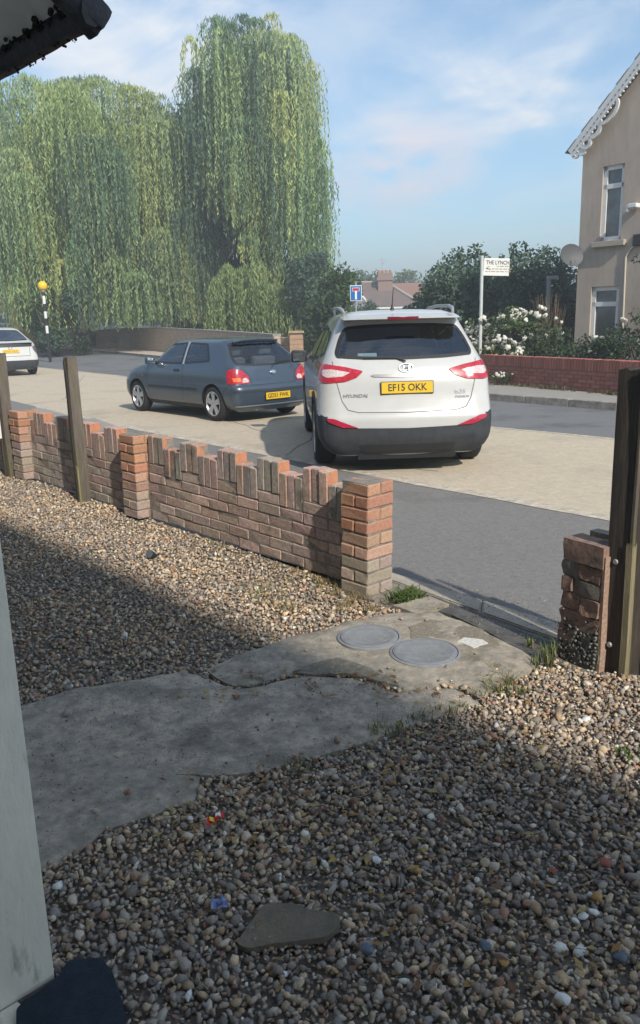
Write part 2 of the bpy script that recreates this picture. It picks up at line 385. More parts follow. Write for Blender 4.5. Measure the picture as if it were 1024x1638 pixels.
# far kerb: single stones, real step
kroot = empty('far_kerb', (0, 0, 0), kind='structure')
kp = []
for i in range(len(kerb)-1):
    a, b = kerb[i], kerb[i+1]; L_ = (b-a).length
    n = max(1, int(L_/.915)) if i < 5 else max(1, int(L_/4))
    for j in range(n): kp.append((a.lerp(b, j/n), a.lerp(b, (j+1)/n)))
kmesh = MB().box((0, 0, .04), (.98, .125, .15), bev=.012).mesh('kerb_stone'); kmesh.materials.append(M_kerb)
for a, b in kp[:60]:
    o = link('kerb_stone', kmesh, kroot); c = (a+b)/2; d = b-a
    o.location = (c.x, c.y, random.uniform(-.006, .006)); o.rotation_euler = (0, 0, math.atan2(d.y, d.x)); o.scale = (d.length*.985/.98, 1, 1)
kn = [Vector((-(kerb[min(i+1, len(kerb)-1)]-kerb[max(i-1, 0)]).normalized().y, (kerb[min(i+1, len(kerb)-1)]-kerb[max(i-1, 0)]).normalized().x)) for i in range(len(kerb))]
far_in = [p-n_*.05 for p, n_ in zip(kerb, kn)]
far_out = [p-n_*2.1 for p, n_ in zip(kerb, kn)]
sheet('far_pavement', far_in+far_out[::-1], .105, M_farpave, th=.14)
sheet('far_verge', [p-n_*2.0 for p, n_ in zip(kerb, kn)]+[p-n_*26 for p, n_ in zip(kerb, kn)][::-1], .098, M_ground, th=.14)
sheet('bridge_approach_paving', [G(*p, .11) for p in ((112, 558), (190, 563), (330, 576), (470, 597), (480, 588), (400, 579), (330, 570), (260, 562), (190, 556), (112, 556))], .112, M_pinkpave)

# ------------------------------------------------------------------ garden: gravel bed, concrete path
def rise(s): return .022*max(0.0, min(s, 12)-3.0)
bv_ = []; bf_ = []
for i, s in enumerate((-4, 0, 3, 4.5, 6, 8, 10, 14)):
    for t in (-1.25, WT+.02): p = nv*t+av*s; bv_.append((p.x, p.y, -.004+rise(s)))
bf_ = [(2*i, 2*i+1, 2*i+3, 2*i+2) for i in range(7)]
pymesh('garden_bed', bv_, bf_, M_gravelbed, kind='structure')
slabA = [(44, 1134), (110, 1108), (200, 1094), (290, 1081), (335, 1092), (372, 1109), (402, 1105), (490, 1088), (560, 1090), (600, 1101), (640, 1115), (665, 1109), (735, 1106), (765, 1133), (700, 1152), (600, 1187), (545, 1205), (510, 1217), (470, 1226), (420, 1240), (380, 1246), (330, 1246), (275, 1247), (205, 1228), (120, 1182), (80, 1160)]
slabC = [(-90, 1178), (50, 1125), (95, 1148), (135, 1168), (200, 1215), (270, 1232), (320, 1240), (314, 1283), (296, 1294), (240, 1308), (170, 1332), (112, 1376), (60, 1402), (-90, 1500)]
slabB = [(330, 1079), (372, 1056), (420, 1041), (470, 1024), (520, 1014), (556, 1001), (600, 991), (640, 986), (700, 985), (735, 999), (770, 1014), (832, 1046), (862, 1066), (842, 1082), (800, 1104), (768, 1128), (738, 1101), (668, 1109), (640, 1111), (602, 1098), (560, 1085), (490, 1082), (402, 1101), (374, 1106), (345, 1092)]
def rough_outline(px, amp=.012):
    pts = [P(*p) for p in px]; pts = resample(pts, .06)
    return [p+Vector((noise.noise((p.x*9, p.y*9, 1)), noise.noise((p.x*9, p.y*9, 5))))*amp*1.6 for p in pts]
proot = empty('concrete_path', (0, 0, 0), kind='structure')
PATHS = []
for nm, px, z, mt_ in (('path_slab', slabA, .024, M_slabgrey), ('path_slab', slabC, .0165, M_slabdark), ('path_slab', slabB, .03, M_slab)):
    o_ = rough_outline(px); PATHS.append(o_)
    v_ = resample(o_, .03); ix = [Vector((x_, y_)) for x_ in np.arange(min(p.x for p in v_), max(p.x for p in v_), .045) for y_ in np.arange(min(p.y for p in v_), max(p.y for p in v_), .045) if in_poly(x_, y_, v_) and min((Vector((x_, y_))-q).length for q in v_) > .02]
    vv, ee, ff, *_ = delaunay_2d_cdt(list(v_)+ix, [], [list(range(len(v_)))], 1, 1e-6)
    nb = len(v_)
    def hz_(p): return .006*noise.noise((p.x*4, p.y*4, 5))+.0035*noise.noise((p.x*16, p.y*16, 2))
    V_ = [(p.x, p.y, z+hz_(p)-(.007 if i < nb else 0)) for i, p in enumerate(vv)]; n0 = len(V_); V_ += [(p.x, p.y, z-.08) for p in vv[:nb]]
    F_ = [list(t) for t in ff]+[[i, n0+i, n0+(i+1) % nb, (i+1) % nb] for i in range(nb)]
    pymesh(nm, V_, F_, mt_, proot, smooth=True, angle=50)
small = rough_outline([(629, 976), (687, 961), (718, 974), (664, 989)], .004); PATHS.append(small)
MB().prism([(p.x, p.y) for p in small], -.05, .03).build('paving_slab', M_slab, proot)
damp = rough_outline([(652, 948), (668, 947), (760, 981), (840, 1015), (893, 1036), (893, 1058), (866, 1064), (832, 1042), (772, 1010), (722, 986), (700, 981), (720, 972), (690, 957)], .006); PATHS.append(damp)
MB().prism([(p.x, p.y) for p in damp], -.05, .012).build('tarmac_infill', M_damp, proot)
for px, z, mt_, nm in (([(655, 1012), (690, 1000), (735, 1008), (790, 1028), (800, 1043), (760, 1046), (700, 1040), (664, 1030)], .033, M_soil, 'soil_patch'),
                       ([(470, 1086), (500, 1070), (545, 1064), (590, 1078), (632, 1096), (640, 1108), (600, 1098), (550, 1086), (500, 1090)], .034, M_moss, 'moss_patch'),
                       ([(345, 1088), (372, 1092), (400, 1092), (440, 1084), (480, 1076), (482, 1083), (440, 1092), (402, 1103), (372, 1106)], .020, M_moss, 'moss_patch'),
                       ([(732, 1036), (750, 1030), (772, 1033), (782, 1040), (765, 1043), (755, 1048), (742, 1042)], .036, M_whitespill, 'white_spill')):
    o_ = [p+Vector((random.uniform(-1, 1), random.uniform(-1, 1)))*.008 for p in rough_outline(px, .02)]
    MB().prism([(p.x, p.y) for p in o_], z-.012, z).build(nm, mt_, proot)
# flush concrete edging between garden and footway
eroot = empty('edging_kerb', (0, 0, 0), kind='structure')
e0o, e1o, e0i, e1i = P(600, 908), P(960, 1018), P(600, 920), P(960, 1048)
cuts = [0, .55, 1.02]
for (a, b) in ((0.0, .54), (.545, 1.0), (-.6, -.006), (1.006, 1.7)):
    q = [e0o.lerp(e1o, a), e0o.lerp(e1o, b), e0i.lerp(e1i, b), e0i.lerp(e1i, a)]
    bb = MB(); bb.prism([(p.x, p.y) for p in q], -.06, .006)
    bmesh.ops.bevel(bb.bm, geom=[e for e in bb.bm.edges if e.verts[0].co.z > 0 and e.verts[1].co.z > 0], offset=.008, segments=2, affect='EDGES')
    bb.build('edging_stone', M_edging, eroot)

# ------------------------------------------------------------------ brick meshes
def brick_mesh(name, L_, D_, H_, jit, seed, slots, front=None, bev=.005):
    rnd = random.Random(seed); b = MB(); b.box((0, 0, 0), (L_, D_, H_))
    if bev and seed % 2: v = b.bm.verts[:][rnd.choice([2, 3, 6, 7])]; v.co *= 1-rnd.uniform(.05, .11)
    for v in b.bm.verts: v.co += Vector((rnd.uniform(-1, 1), rnd.uniform(-1, 1), rnd.uniform(-1, 1)))*jit
    if bev: bmesh.ops.bevel(b.bm, geom=b.bm.edges[:], offset=bev, segments=1, affect='EDGES')
    me = b.mesh(name)
    for s in slots: me.materials.append(s)
    if front is not None:
        for p in me.polygons:
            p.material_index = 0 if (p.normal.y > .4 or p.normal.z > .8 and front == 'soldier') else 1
    return me
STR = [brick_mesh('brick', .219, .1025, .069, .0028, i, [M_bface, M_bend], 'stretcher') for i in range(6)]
SOL = [brick_mesh('brick', .069, .1025, .215, .0032, 20+i, [M_bface, M_bsun], 'soldier') for i in range(6)]
PIL = [brick_mesh('brick', .215, .1025, .065, .0025, 40+i, [M_bend]) for i in range(4)]
HALF = [brick_mesh('brick', .1025, .1025, .065, .0025, 50+i, [M_bend]) for i in range(2)]
Z0 = .02
def place(me, parent, x, y, z, col, rz=0., j=.0025):
    o = link('brick', me, parent); o.location = (x+random.uniform(-j, j), y+random.uniform(-j, j)*1.3, z+random.uniform(-1, 1)*.001)
    o.rotation_euler = (random.uniform(-1, 1)*.006, random.uniform(-1, 1)*.008, rz+random.uniform(-1, 1)*.012); o.color = (*col, 1); return o
def jc(c, a=.15, tint=.06):
    k = 1+random.uniform(-a, a); return tuple(max(.02, v*k*(1+random.uniform(-tint, tint))) for v in c)
RZW = math.atan2(av.y, av.x)
wroot = empty('castellated_garden_wall', (nv.x*WT, nv.y*WT, -.066), RZW, label='low weathered brick garden wall with stepped soldier-brick top and three pillars', cat='wall')
wroot.rotation_euler = (0, -math.atan(.022), RZW)
FACE = (.44, .315, .265); FACEG = (.38, .325, .28)
S_END, S_P2, S_P3, S_LEFT = 3.005, 5.5, 7.62, 9.6
def face_colour(s, course):
    g = min(1, max(0, (s-4.2)/3.5))*.8+(.35 if course < 2 else 0)
    g = min(1, g+random.uniform(-.15, .15)); g = max(0, g)
    c = tuple(FACE[i]*(1-g)+FACEG[i]*g for i in range(3))
    if random.random() < .1: c = tuple(v*1.3 for v in c)
    return jc(c, .14, .05)
def stretch(s0, s1):
    for c in range(6):
        z = Z0+c*.075+.0325; off = .1125 if c % 2 else 0
        s = s0-off+.005
        while s < s1-.02:
            a, b_ = max(s, s0), min(s+.215, s1)
            k = int((s-s0+.01)//.225) if c == 5 else 0
            if b_-a > .03:
                if c < 5:
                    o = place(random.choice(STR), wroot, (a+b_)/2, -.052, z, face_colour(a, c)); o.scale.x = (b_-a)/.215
            s += .225
    # castellated top: threes of upright bricks, every other three stands on a flat brick
    s = s0+.002; g = 0
    while s < s1-.03:
        high = g % 2 == 1
        e = min(s+.225, s1)
        if high and e-s > .1:
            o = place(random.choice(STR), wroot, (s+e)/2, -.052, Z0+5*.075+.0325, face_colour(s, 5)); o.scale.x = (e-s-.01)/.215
        n = max(1, round((e-s)/.075))
        for i in range(n):
            x = s+.075*i+.0375
            if x > s1-.03: break
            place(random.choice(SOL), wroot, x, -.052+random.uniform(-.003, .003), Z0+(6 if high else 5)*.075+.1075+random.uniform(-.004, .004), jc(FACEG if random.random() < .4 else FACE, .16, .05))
        s += .225; g += 1
def pillar(s0, pale):
    for c in range(9):
        z = Z0+c*.075+.0325
        base = (.46, .235, .15) if c >= pale else (.36, .29, .235)
        if c == pale-1 or c == pale: base = (.43, .27, .19)
        # two bricks along the wall or two across, turn about; y from -.105 to +.11
        if c % 2 == 0:
            for y in (.058, -.050): place(random.choice(PIL), wroot, s0+.1075, y, z, jc(base))
        else:
            for x in (s0+.0515, s0+.1635): place(random.choice(PIL), wroot, x, .004, z, jc(base), math.pi/2)
stretch(S_END+.215, S_P2); stretch(S_P2+.215, S_P3); 
pillar(S_END, 4); pillar(S_P2, 4); pillar(S_P3, 6)
mb = MB()
mb.box(((S_END+S_LEFT)/2, -.052, Z0+.225), (S_LEFT-S_END-.03, .096, .45))
for s0, s1 in ((S_END+.215, S_P2), (S_P2+.215, S_P3)):
    g = 0; s = s0
    while s < s1-.03:
        e = min(s+.225, s1); top = .655 if g % 2 else .58
        mb.box(((s+e)/2, -.052, Z0+(.44+top)/2), (e-s-.014, .086, top-.44)); s += .225; g += 1
for s0 in (S_END, S_P2, S_P3): mb.box((s0+.1075, .004, Z0+.333), (.201, .2, .665))
mb.box((S_END+.1, -.04, Z0-.03), (.3, .3, .06))
mb.build('mortar', M_mortar, wroot)
# far left stretch of the wall beyond the third pillar
for c in range(8):
    s = S_P3+.22+(.11 if c % 2 else 0)
    while s < S_LEFT:
        place(random.choice(STR), wroot, s+.1075, -.052, Z0+c*.075+.0325, face_colour(s, c)); s += .225

# ------------------------------------------------------------------ broken brick pier by the gate post
proot2 = empty('broken_brick_pier', (0, 0, 0), label='crumbling brick gate pier patched with cement, right of the gap', cat='pier')
q0, q1 = P(893, 1048), P(957, 1076)
pd = (q1-q0).normalized(); PW = (q1-q0).length
pq = Vector((-pd.y, pd.x));  pq = pq if pq.y > 0 else -pq
proot2.location = (q0.x, q0.y, 0); proot2.rotation_euler = (0, 0, math.atan2(pd.y, pd.x))
M_pbrick = mat('crumbling_brick', (.25, .14, .1), .92, .25, 18, bump=1.0, bscale=50, objcol=True, col3=(.11, .095, .08), s3=14, lo3=.5, hi3=.64)
M_pmort = mat('rough_cement', (.2, .19, .17), .95, .35, 22, bump=1.0, bscale=50, col2=(.12, .125, .11), lo=.4, hi=.6)
rnd = random.Random(5)
def lump(name, c, size, jit, mt_, seed, parent, sub=2, col=None):
    b = MB(); b.box(c, size); bmesh.ops.subdivide_edges(b.bm, edges=b.bm.edges[:], cuts=sub, use_grid_fill=True)
    for v in b.bm.verts:
        p = v.co*17; v.co += noise.noise_vector(p+Vector((seed*3.1, seed, 0)))*jit
    o = b.build(name, mt_, parent, smooth=50)
    if col: o.color = (*col, 1)
    return o
zz = -.01
rows = [(.085, [(0, .4, 'c'), (.4, 1, 'c')]), (.08, [(0, .45, 'b'), (.47, .97, 'c')]), (.075, [(.0, .93, 'b')]), (.075, [(0.02, .46, 'b'), (.5, .95, 'b')]),
        (.07, [(.02, .3, 'b'), (.32, .95, 'g')]), (.07, [(.03, .45, 'g'), (.48, .94, 'b')]), (.1, [(.05, 1.0, 't')])]
rows = [(h_*1.09, p_) for h_, p_ in rows]
for i, (hh, parts) in enumerate(rows):
    for (a, b_, ty) in parts:
        col = {'b': (.27, .17, .13), 'g': (.19, .165, .145), 'c': (.24, .215, .19), 't': (.29, .19, .15)}[ty]
        x0, x1 = a*PW, b_*PW
        lump('brick', ((x0+x1)/2, .052+rnd.uniform(-.006, .006), zz+hh/2), (x1-x0, .12, hh-.008), .014 if ty != 't' else .005, M_pbrick if ty != 'c' else M_pmort, i*7+a, proot2, 3, col)
    zz += hh
ZP = zz
lump('mortar', (PW*.49, .055, ZP*.45), (PW*.9, .1, ZP*.86), .008, M_pmort, 4, proot2, 5)
# pebbly cement skin on the lower half
b = MB()
for k in range(230):
    x, z = rnd.uniform(.05, .95)*PW, abs(rnd.gauss(0, .1))+.0
    if z > .27: continue
    bmesh.ops.create_icosphere(b.bm, subdivisions=1, radius=rnd.uniform(.004, .010), matrix=Matrix.Translation((x, -.008+rnd.uniform(-.003, .003), z)))
b.build('cement_skin', mat('pebbly_cement', (.27, .265, .24), .95, .4, 40, bump=.8, bscale=90, col2=(.12, .12, .105)), proot2, smooth=60, kind='stuff')
# pale strip down the right edge: the sunlit side face put into colour
lump('mortar', (PW*1.0, .05, ZP*.46), (.016, .11, ZP*.92), .006, mat('pinkish_sunlit_edge', (.36, .25, .19), .95, .25, 20, bump=.8, bscale=60), 9, proot2, 4)
# low dark wall stub behind the pier
stub = empty('dark_wall_stub', (q0.x, q0.y, 0), math.atan2(pd.y, pd.x), label='short run of dark brown bricks behind the pier and gate post', cat='wall')
for c in range(8):
    for k in range(4):
        o = link('brick', STR[k], stub); o.location = (.12+k*.225+(.11 if c % 2 else 0), .25, .0325+c*.075-.005); o.color = (*jc((.14, .09, .08)), 1)
MB().box((.45, .25, .29), (.95, .085, .58)).build('mortar', M_mortar, stub)

# ------------------------------------------------------------------ timber posts
def post(name, label, c2, w, d, h, rz, mats, cracks=2, lean=(0, 0), sub=None, seed=0, bolts=()):
    root = empty(name, (c2.x, c2.y, 0), rz, label=label, cat='post')
    root.rotation_euler = (lean[0], lean[1], rz)
    rnd = random.Random(seed)
    b = MB(); b.box((0, 0, h/2-.05), (w, d, h+.1)); bmesh.ops.subdivide_edges(b.bm, edges=b.bm.edges[:], cuts=6, use_grid_fill=True)
    for v in b.bm.verts:
        v.co.x += noise.noise((v.co.x*9, v.co.y*9+seed, v.co.z*1.6))*.012; v.co.y += noise.noise((v.co.x*9+4, v.co.y*9, v.co.z*1.6+seed))*.012
        if v.co.z > h-.02: v.co.z += rnd.uniform(-.006, .006)
    b.build('timber', mats[0], root, smooth=40)
    for (x, y, ww, dd, z0, z1, mi) in (sub or []):
        bb = MB(); bb.box((x, y, (z0+z1)/2), (ww, dd, z1-z0)); bmesh.ops.subdivide_edges(bb.bm, edges=bb.bm.edges[:], cuts=4, use_grid_fill=True)
        for v in bb.bm.verts:
            v.co.x += noise.noise((v.co.x*7, seed, v.co.z*2.2))*.009
            if v.co.z > z1-.03: v.co.z += rnd.uniform(-.015, .01)
        bb.build('batten', mats[mi], root)
    for (x, z) in bolts:
        q = MB(); q.lathe([(0, -.012), (.011, -.010), (.013, -.004), (.013, .01)], (x, -d/2-.002, z), 'Y', 10); q.build('bolt', M_metal, root, smooth=40)
    return root
# right hand gate post, dark with pale split corner
pr_ = P(1003, 1078); RZR = math.atan2(pd.y, pd.x)
post('gate_post', 'tall dark stained gate post with pale split edge beside the crumbling pier', Vector((1.345, 3.36)), .115, .11, 1.36, RZR+.05, [M_wooddark, M_woodpale, M_wood], sub=[(.052, -.05, .03, .03, -.05, .62, 1), (.058, -.052, .012, .02, .55, 1.36, 2)], seed=3, bolts=((-.02, .14), (-.015, .53)))
# dark panel hung right of the post
gp = empty('dark_gate_panel', (1.43, 3.375, 0), RZR+.05, label='dark boarded gate panel with thin pale moulding right of the gate post', cat='gate panel')
for k in range(5):
    MB().box((.06+k*.108, .02, .62), (.104, .022, 1.1), bev=.003).build('board', M_wooddark, gp)
MB().box((.30, .003, .22), (.6, .025, .3), bev=.004).build('rail', M_wooddark, gp)
for (x, z, w_, h_) in ((.085, .72, .012, .52), (.30, .455, .44, .012), (.515, .72, .012, .52), (.30, .985, .44, .012)):
    MB().box((x, -.008, z), (w_, .012, h_)).build('moulding', M_woodpale, gp)
# left posts
q2 = nv*(WT-.09)+av*6.44
post('weathered_post', 'grey split wooden post standing against the garden wall between two pillars', q2, .09, .08, 1.33, RZW+math.pi, [M_wood, M_wooddark, M_woodpale], sub=[(-.018, -.045, .02, .02, .1, 1.3, 1), (.03, -.048, .05, .02, -.02, 1.22, 0), (.05, -.058, .02, .012, .0, .4, 2)], seed=1)
q1_ = nv*(WT-.09)+av*7.93
lp = post('weathered_post', 'grey wooden post by the third wall pillar, behind the white board', q1_, .1, .09, 1.34, RZW+math.pi, [M_wood, M_wooddark, M_woodpale], sub=[(-.04, -.055, .02, .02, 0, 1.25, 1)], seed=2)
wb = empty('white_board', (q1_.x-nv.x*.055, q1_.y-nv.y*.055, 0), RZW+math.pi, label='white painted board fixed upright to the left post, cut off by the frame', cat='board')
MB().box((-.085, -.02, .95), (.16, .03, .88), bev=.004).build('panel', M_whitepaint, wb)
MB().box((-.085, -.03, .50), (.165, .02, .025), bev=.003).build('batten', M_wooddark, wb)
# ------------------------------------------------------------------ gravel: every stone real geometry, one mass
def ico(sub):
    b = bmesh.new(); bmesh.ops.create_icosphere(b, subdivisions=sub, radius=1)
    V = np.array([v.co[:] for v in b.verts]); F = np.array([[v.index for v in f.verts] for f in b.faces]); b.free(); return V, F
PAL = np.array([(.16, .15, .145), (.24, .225, .21), (.11, .105, .105), (.30, .25, .19), (.22, .155, .105), (.34, .31, .28), (.17, .12, .09), (.42, .34, .24), (.2, .105, .08), (.56, .54, .5), (.13, .135, .15), (.27, .19, .12)])
PW_ = np.array([.17, .17, .14, .1, .08, .08, .09, .05, .03, .018, .06, .05]); PW_ /= PW_.sum()
def rotmats(n, full=True):
    q = rng.normal(size=(n, 4))
    if not full: q[:, 1:3] *= .35
    q /= np.linalg.norm(q, axis=1)[:, None]; w, x, y, z = q.T
    return np.stack([1-2*(y*y+z*z), 2*(x*y-z*w), 2*(x*z+y*w), 2*(x*y+z*w), 1-2*(x*x+z*z), 2*(y*z-x*w), 2*(x*z-y*w), 2*(y*z+x*w), 1-2*(x*x+y*y)], 1).reshape(n, 3, 3)
def pebbles(name, XY, Z, size, sub, mt_, cols, parent=None, full=False, **k):
    V, F = ico(sub); n = len(XY); nv_ = 14
    Vs = []
    for i in range(nv_):
        W = V.copy()
        for _ in range(3):
            d = rng.normal(size=3); d /= np.linalg.norm(d); W += np.outer(np.clip(W@d, 0, 1)**2, d)*rng.uniform(-.35, .3)
        W *= 1+rng.normal(size=(len(W), 1))*.10
        for _ in range(5):                                  # broken faces
            d = rng.normal(size=3); d /= np.linalg.norm(d); c_ = rng.uniform(.5, .8); wd = W@d; W -= np.outer(np.maximum(0, wd-c_), d)
        Vs.append(W)
    Vs = np.array(Vs)[rng.integers(0, nv_, n)]
    S = np.stack([size*rng.uniform(.8, 1.3, n), size*rng.uniform(.62, 1.0, n), size*rng.uniform(.38, .75, n)], 1)
    Vs = Vs*S[:, None, :]; Rm = rotmats(n, full); Vs = np.einsum('nij,nvj->nvi', Rm, Vs)
    Vs += np.concatenate([XY, Z[:, None]], 1)[:, None, :]
    FF = (F[None]+(np.arange(n)*len(V))[:, None, None]).reshape(-1, 3)
    C = np.repeat(cols, len(V), 0)
    return soup(name, Vs.reshape(-1, 3), FF, mt_, parent, C, smooth=True, **k)
def palette(n, xy):
    base = PAL[rng.choice(len(PAL), n, p=PW_)]
    # drifts of browner stone
    dr = np.array([noise.noise((x*1.6, y*1.6, 2.0)) for x, y in xy])[:, None]
    base = base*.72+np.array([.2, .172, .145])*.28; base = base*1.62*np.array([1.07, 1.0, .9])*(1+.18*dr)*np.array([1.03, 1.0, .95])**(dr*2)
    return np.clip(base*rng.uniform(.78, 1.22, (n, 1)), .02, .7)
M_peb = mat('pebble', (.2, .2, .2), .82, .22, 60, bump=.35, bscale=150, attr='tone', world=True)
def frustum_ok(X, Y, mg=.12):
    px = X; # ground points inside the picture with a margin
    v = np.stack([X, Y, np.zeros_like(X)-EYE], 1); z = v@np.array(fwd); a = v@np.array(cr)/z*FOC/512; b_ = v@np.array(cu)/z*FOC/819
    return (z > .3) & (np.abs(a) < 1+mg*4.5) & (np.abs(b_) < 1+mg)
paths_np = [[(p.x, p.y) for p in o_] for o_ in PATHS]
def gravel_points(spacing, y0, y1):
    nx = int(9/spacing); ny = int((y1-y0)/spacing)
    X, Y = np.meshgrid(np.linspace(-6.0, 3.0, nx), np.linspace(y0, y1, ny)); X = X.ravel()+rng.uniform(-.6, .6, X.size)*spacing; Y = Y.ravel()+rng.uniform(-.6, .6, Y.size)*spacing
    t = X*nv.x+Y*nv.y; s = X*av.x+Y*av.y
    m_ = frustum_ok(X, Y) & (t < WT-.02) & (t > -1.1)
    # the gateway: gravel ends at the infill
    m_ &= ~((s < 3.0) & (t > WT-.12)) | (s < 1.55)
    X, Y = X[m_], Y[m_]
    ins = np.zeros(X.shape, bool)
    wob = lambda k: np.array([noise.noise((x*14, y*14, k)) for x, y in zip(X, Y)])*.035
    XX, YY = X+wob(1.0), Y+wob(7.0)
    for pth in paths_np: ins |= in_poly_np(XX, YY, pth)
    # a few stones lie on the path's edges
    keep = ~ins | (rng.random(X.shape) < .006)
    # pillar, posts, pier
    for (sx, w) in ((S_END+.1, .13), (S_P2+.1, .13)):
        keep &= ~((np.abs((X*av.x+Y*av.y)-sx) < w-.01) & ((X*nv.x+Y*nv.y) > WT-.12))
    keep &= ~(in_poly_np(X, Y, [tuple(q0), tuple(q1), tuple(q1+pq*.5), tuple(q0+pq*.5)]))
    keep &= ~(in_poly_np(X, Y, [(G(*p).x, G(*p).y) for p in ((640, 985), (652, 946), (900, 1030), (893, 1056), (866, 1066), (832, 1046), (735, 999))]))
    return X[keep], Y[keep], ins[keep]
groot = []
def zsurf(X, Y): return .022*np.clip(X*av.x+Y*av.y-3, 0, 9)+.004+.010*np.array([noise.noise((x*2.3, y*2.3, 0)) for x, y in zip(X, Y)])
X, Y, I = gravel_points(.0148, 1.2, 3.7)
near = (X**2+Y**2) < 3.55**2
X, Y, I = X[near], Y[near], I[near]; n = len(X)
sz = np.clip(rng.lognormal(0, .36, n), .45, 2.1)*.0093
pebbles('gravel', np.stack([X, Y], 1), zsurf(X, Y)+rng.uniform(.0, .014, n)+np.where(I, .022, 0), sz, 2 if False else 1, M_peb, palette(n, np.stack([X, Y], 1)), kind='stuff')
k_ = rng.random(n) < .16                                   # the odd bigger stone on top
pebbles('gravel', np.stack([X[k_], Y[k_]], 1)+rng.normal(size=(k_.sum(), 2))*.004, zsurf(X[k_], Y[k_])+.016+np.where(I[k_], .02, 0), sz[k_]*1.35, 1, M_peb, palette(k_.sum(), np.stack([X[k_], Y[k_]], 1)), kind='stuff')
X, Y, I = gravel_points(.021, 2.3, 9.5)
far = (X**2+Y**2) >= 3.5**2
X, Y, I = X[far], Y[far], I[far]; n = len(X)
# a drift of earth and dry litter along the foot of the wall thins the stone there
tt = X*nv.x+Y*nv.y; ok = rng.random(n) < np.where(tt > WT-.25, .8, 1.0); X, Y, I = X[ok], Y[ok], I[ok]; n = len(X)
pc = palette(n, np.stack([X, Y], 1)); tt = X*nv.x+Y*nv.y; pc = np.clip(pc*(1+.12*np.clip((tt-1.9)/1.3, 0, 1))[:, None]*np.array([1.02, 1, .96]), .02, .75)  # stones paler towards the wall: brightness of the sunlit band put into colour
pebbles('gravel', np.stack([X, Y], 1), zsurf(X, Y)+rng.uniform(.0, .012, n)+np.where(I, .022, 0), rng.lognormal(0, .3, n)*.0112, 0, M_peb, pc, kind='stuff')
# grit trodden over the path and gathered along its edges
nG = 26000; gx, gy = rng.uniform(-1.6, 1.4, nG), rng.uniform(1.9, 5.2, nG)
ing = np.zeros(nG, bool)
for pth in paths_np: ing |= in_poly_np(gx, gy, pth)
nz_ = np.array([noise.noise((x*2.6, y*2.6, 9)) for x, y in zip(gx, gy)])
edge_ = np.zeros(nG, bool)
for pth in paths_np:
    for s_ in (.05, -.05):
        edge_ |= ~in_poly_np(gx+s_, gy, pth) & ing; edge_ |= ~in_poly_np(gx, gy+s_, pth) & ing
kk_ = ing & frustum_ok(gx, gy) & ((rng.random(nG) < np.clip(nz_*1.4-.02, 0.04, .7)) | (edge_ & (rng.random(nG) < .35)))
gx, gy = gx[kk_], gy[kk_]; nG = len(gx)
pebbles('grit', np.stack([gx, gy], 1), np.full(nG, .028), rng.lognormal(0, .4, nG)*.0026, 0, M_peb, palette(nG, np.stack([gx, gy], 1))*.9, kind='stuff')
nG = 9000; s_ = rng.uniform(2.2, 9.5, nG)*0; ss_ = rng.uniform(1.2, 3.0, nG); tt_ = rng.normal(3.62, .13, nG)   # swept grit by the edging
gx, gy = nv.x*tt_+av.x*ss_, nv.y*tt_+av.y*ss_; kk_ = rng.random(nG) < .10; gx, gy = gx[kk_], gy[kk_]
pebbles('grit', np.stack([gx, gy], 1), np.full(len(gx), .009), rng.lognormal(0, .4, len(gx))*.0028, 0, M_peb, palette(len(gx), np.stack([gx, gy], 1)), kind='stuff')

# ------------------------------------------------------------------ single stones, litter and covers lying in the garden
def stone(name, label, cat, pos, outline, th, mt_, tilt=(0, 0), group=None, rz=0):
    b = MB(); o_ = round_poly(outline, .012, 2); b.prism([(p.x, p.y) for p in o_], 0, th)
    top = [f for f in b.bm.faces if f.normal.z > .9 or abs(f.normal.z) > .9]
    bmesh.ops.inset_region(b.bm, faces=[f for f in b.bm.faces if f.calc_center_median().z > th*.9], thickness=.008, depth=.006)
    for v in b.bm.verts: v.co += noise.noise_vector(v.co*30)*.004
    o = b.build(name, mt_, smooth=35, label=label, cat=cat, group=group); o.location = pos; o.rotation_euler = (*tilt, rz); return o
M_flag = mat('sandy_stone', (.215, .175, .125), .92, .2, 14, bump=.9, bscale=70, col2=(.16, .135, .1))
c = P(462, 1500); pts = [(378, 1524), (425, 1466), (470, 1466), (500, 1476), (545, 1483), (540, 1505), (520, 1518), (440, 1526), (400, 1532)]
stone('broken_paving_piece', 'flat broken piece of sandy stone lying on the gravel in the foreground', 'stone', (c.x, c.y, .018), [(P(*p)-c) for p in pts], .02, M_flag, (R(4), R(-2)))
stonemats = {'w': mat('white_pebble', (.68, .67, .64), .7, .12, 30, bump=.3, bscale=60), 'b': mat('slate_blue_pebble', (.1, .125, .16), .6, .2, 30), 'o': mat('ochre_pebble', (.42, .25, .09), .75, .2, 30), 'r': mat('brick_red_pebble', (.3, .1, .07), .8, .2, 30), 't': mat('tan_pebble', (.42, .33, .22), .8, .2, 30)}
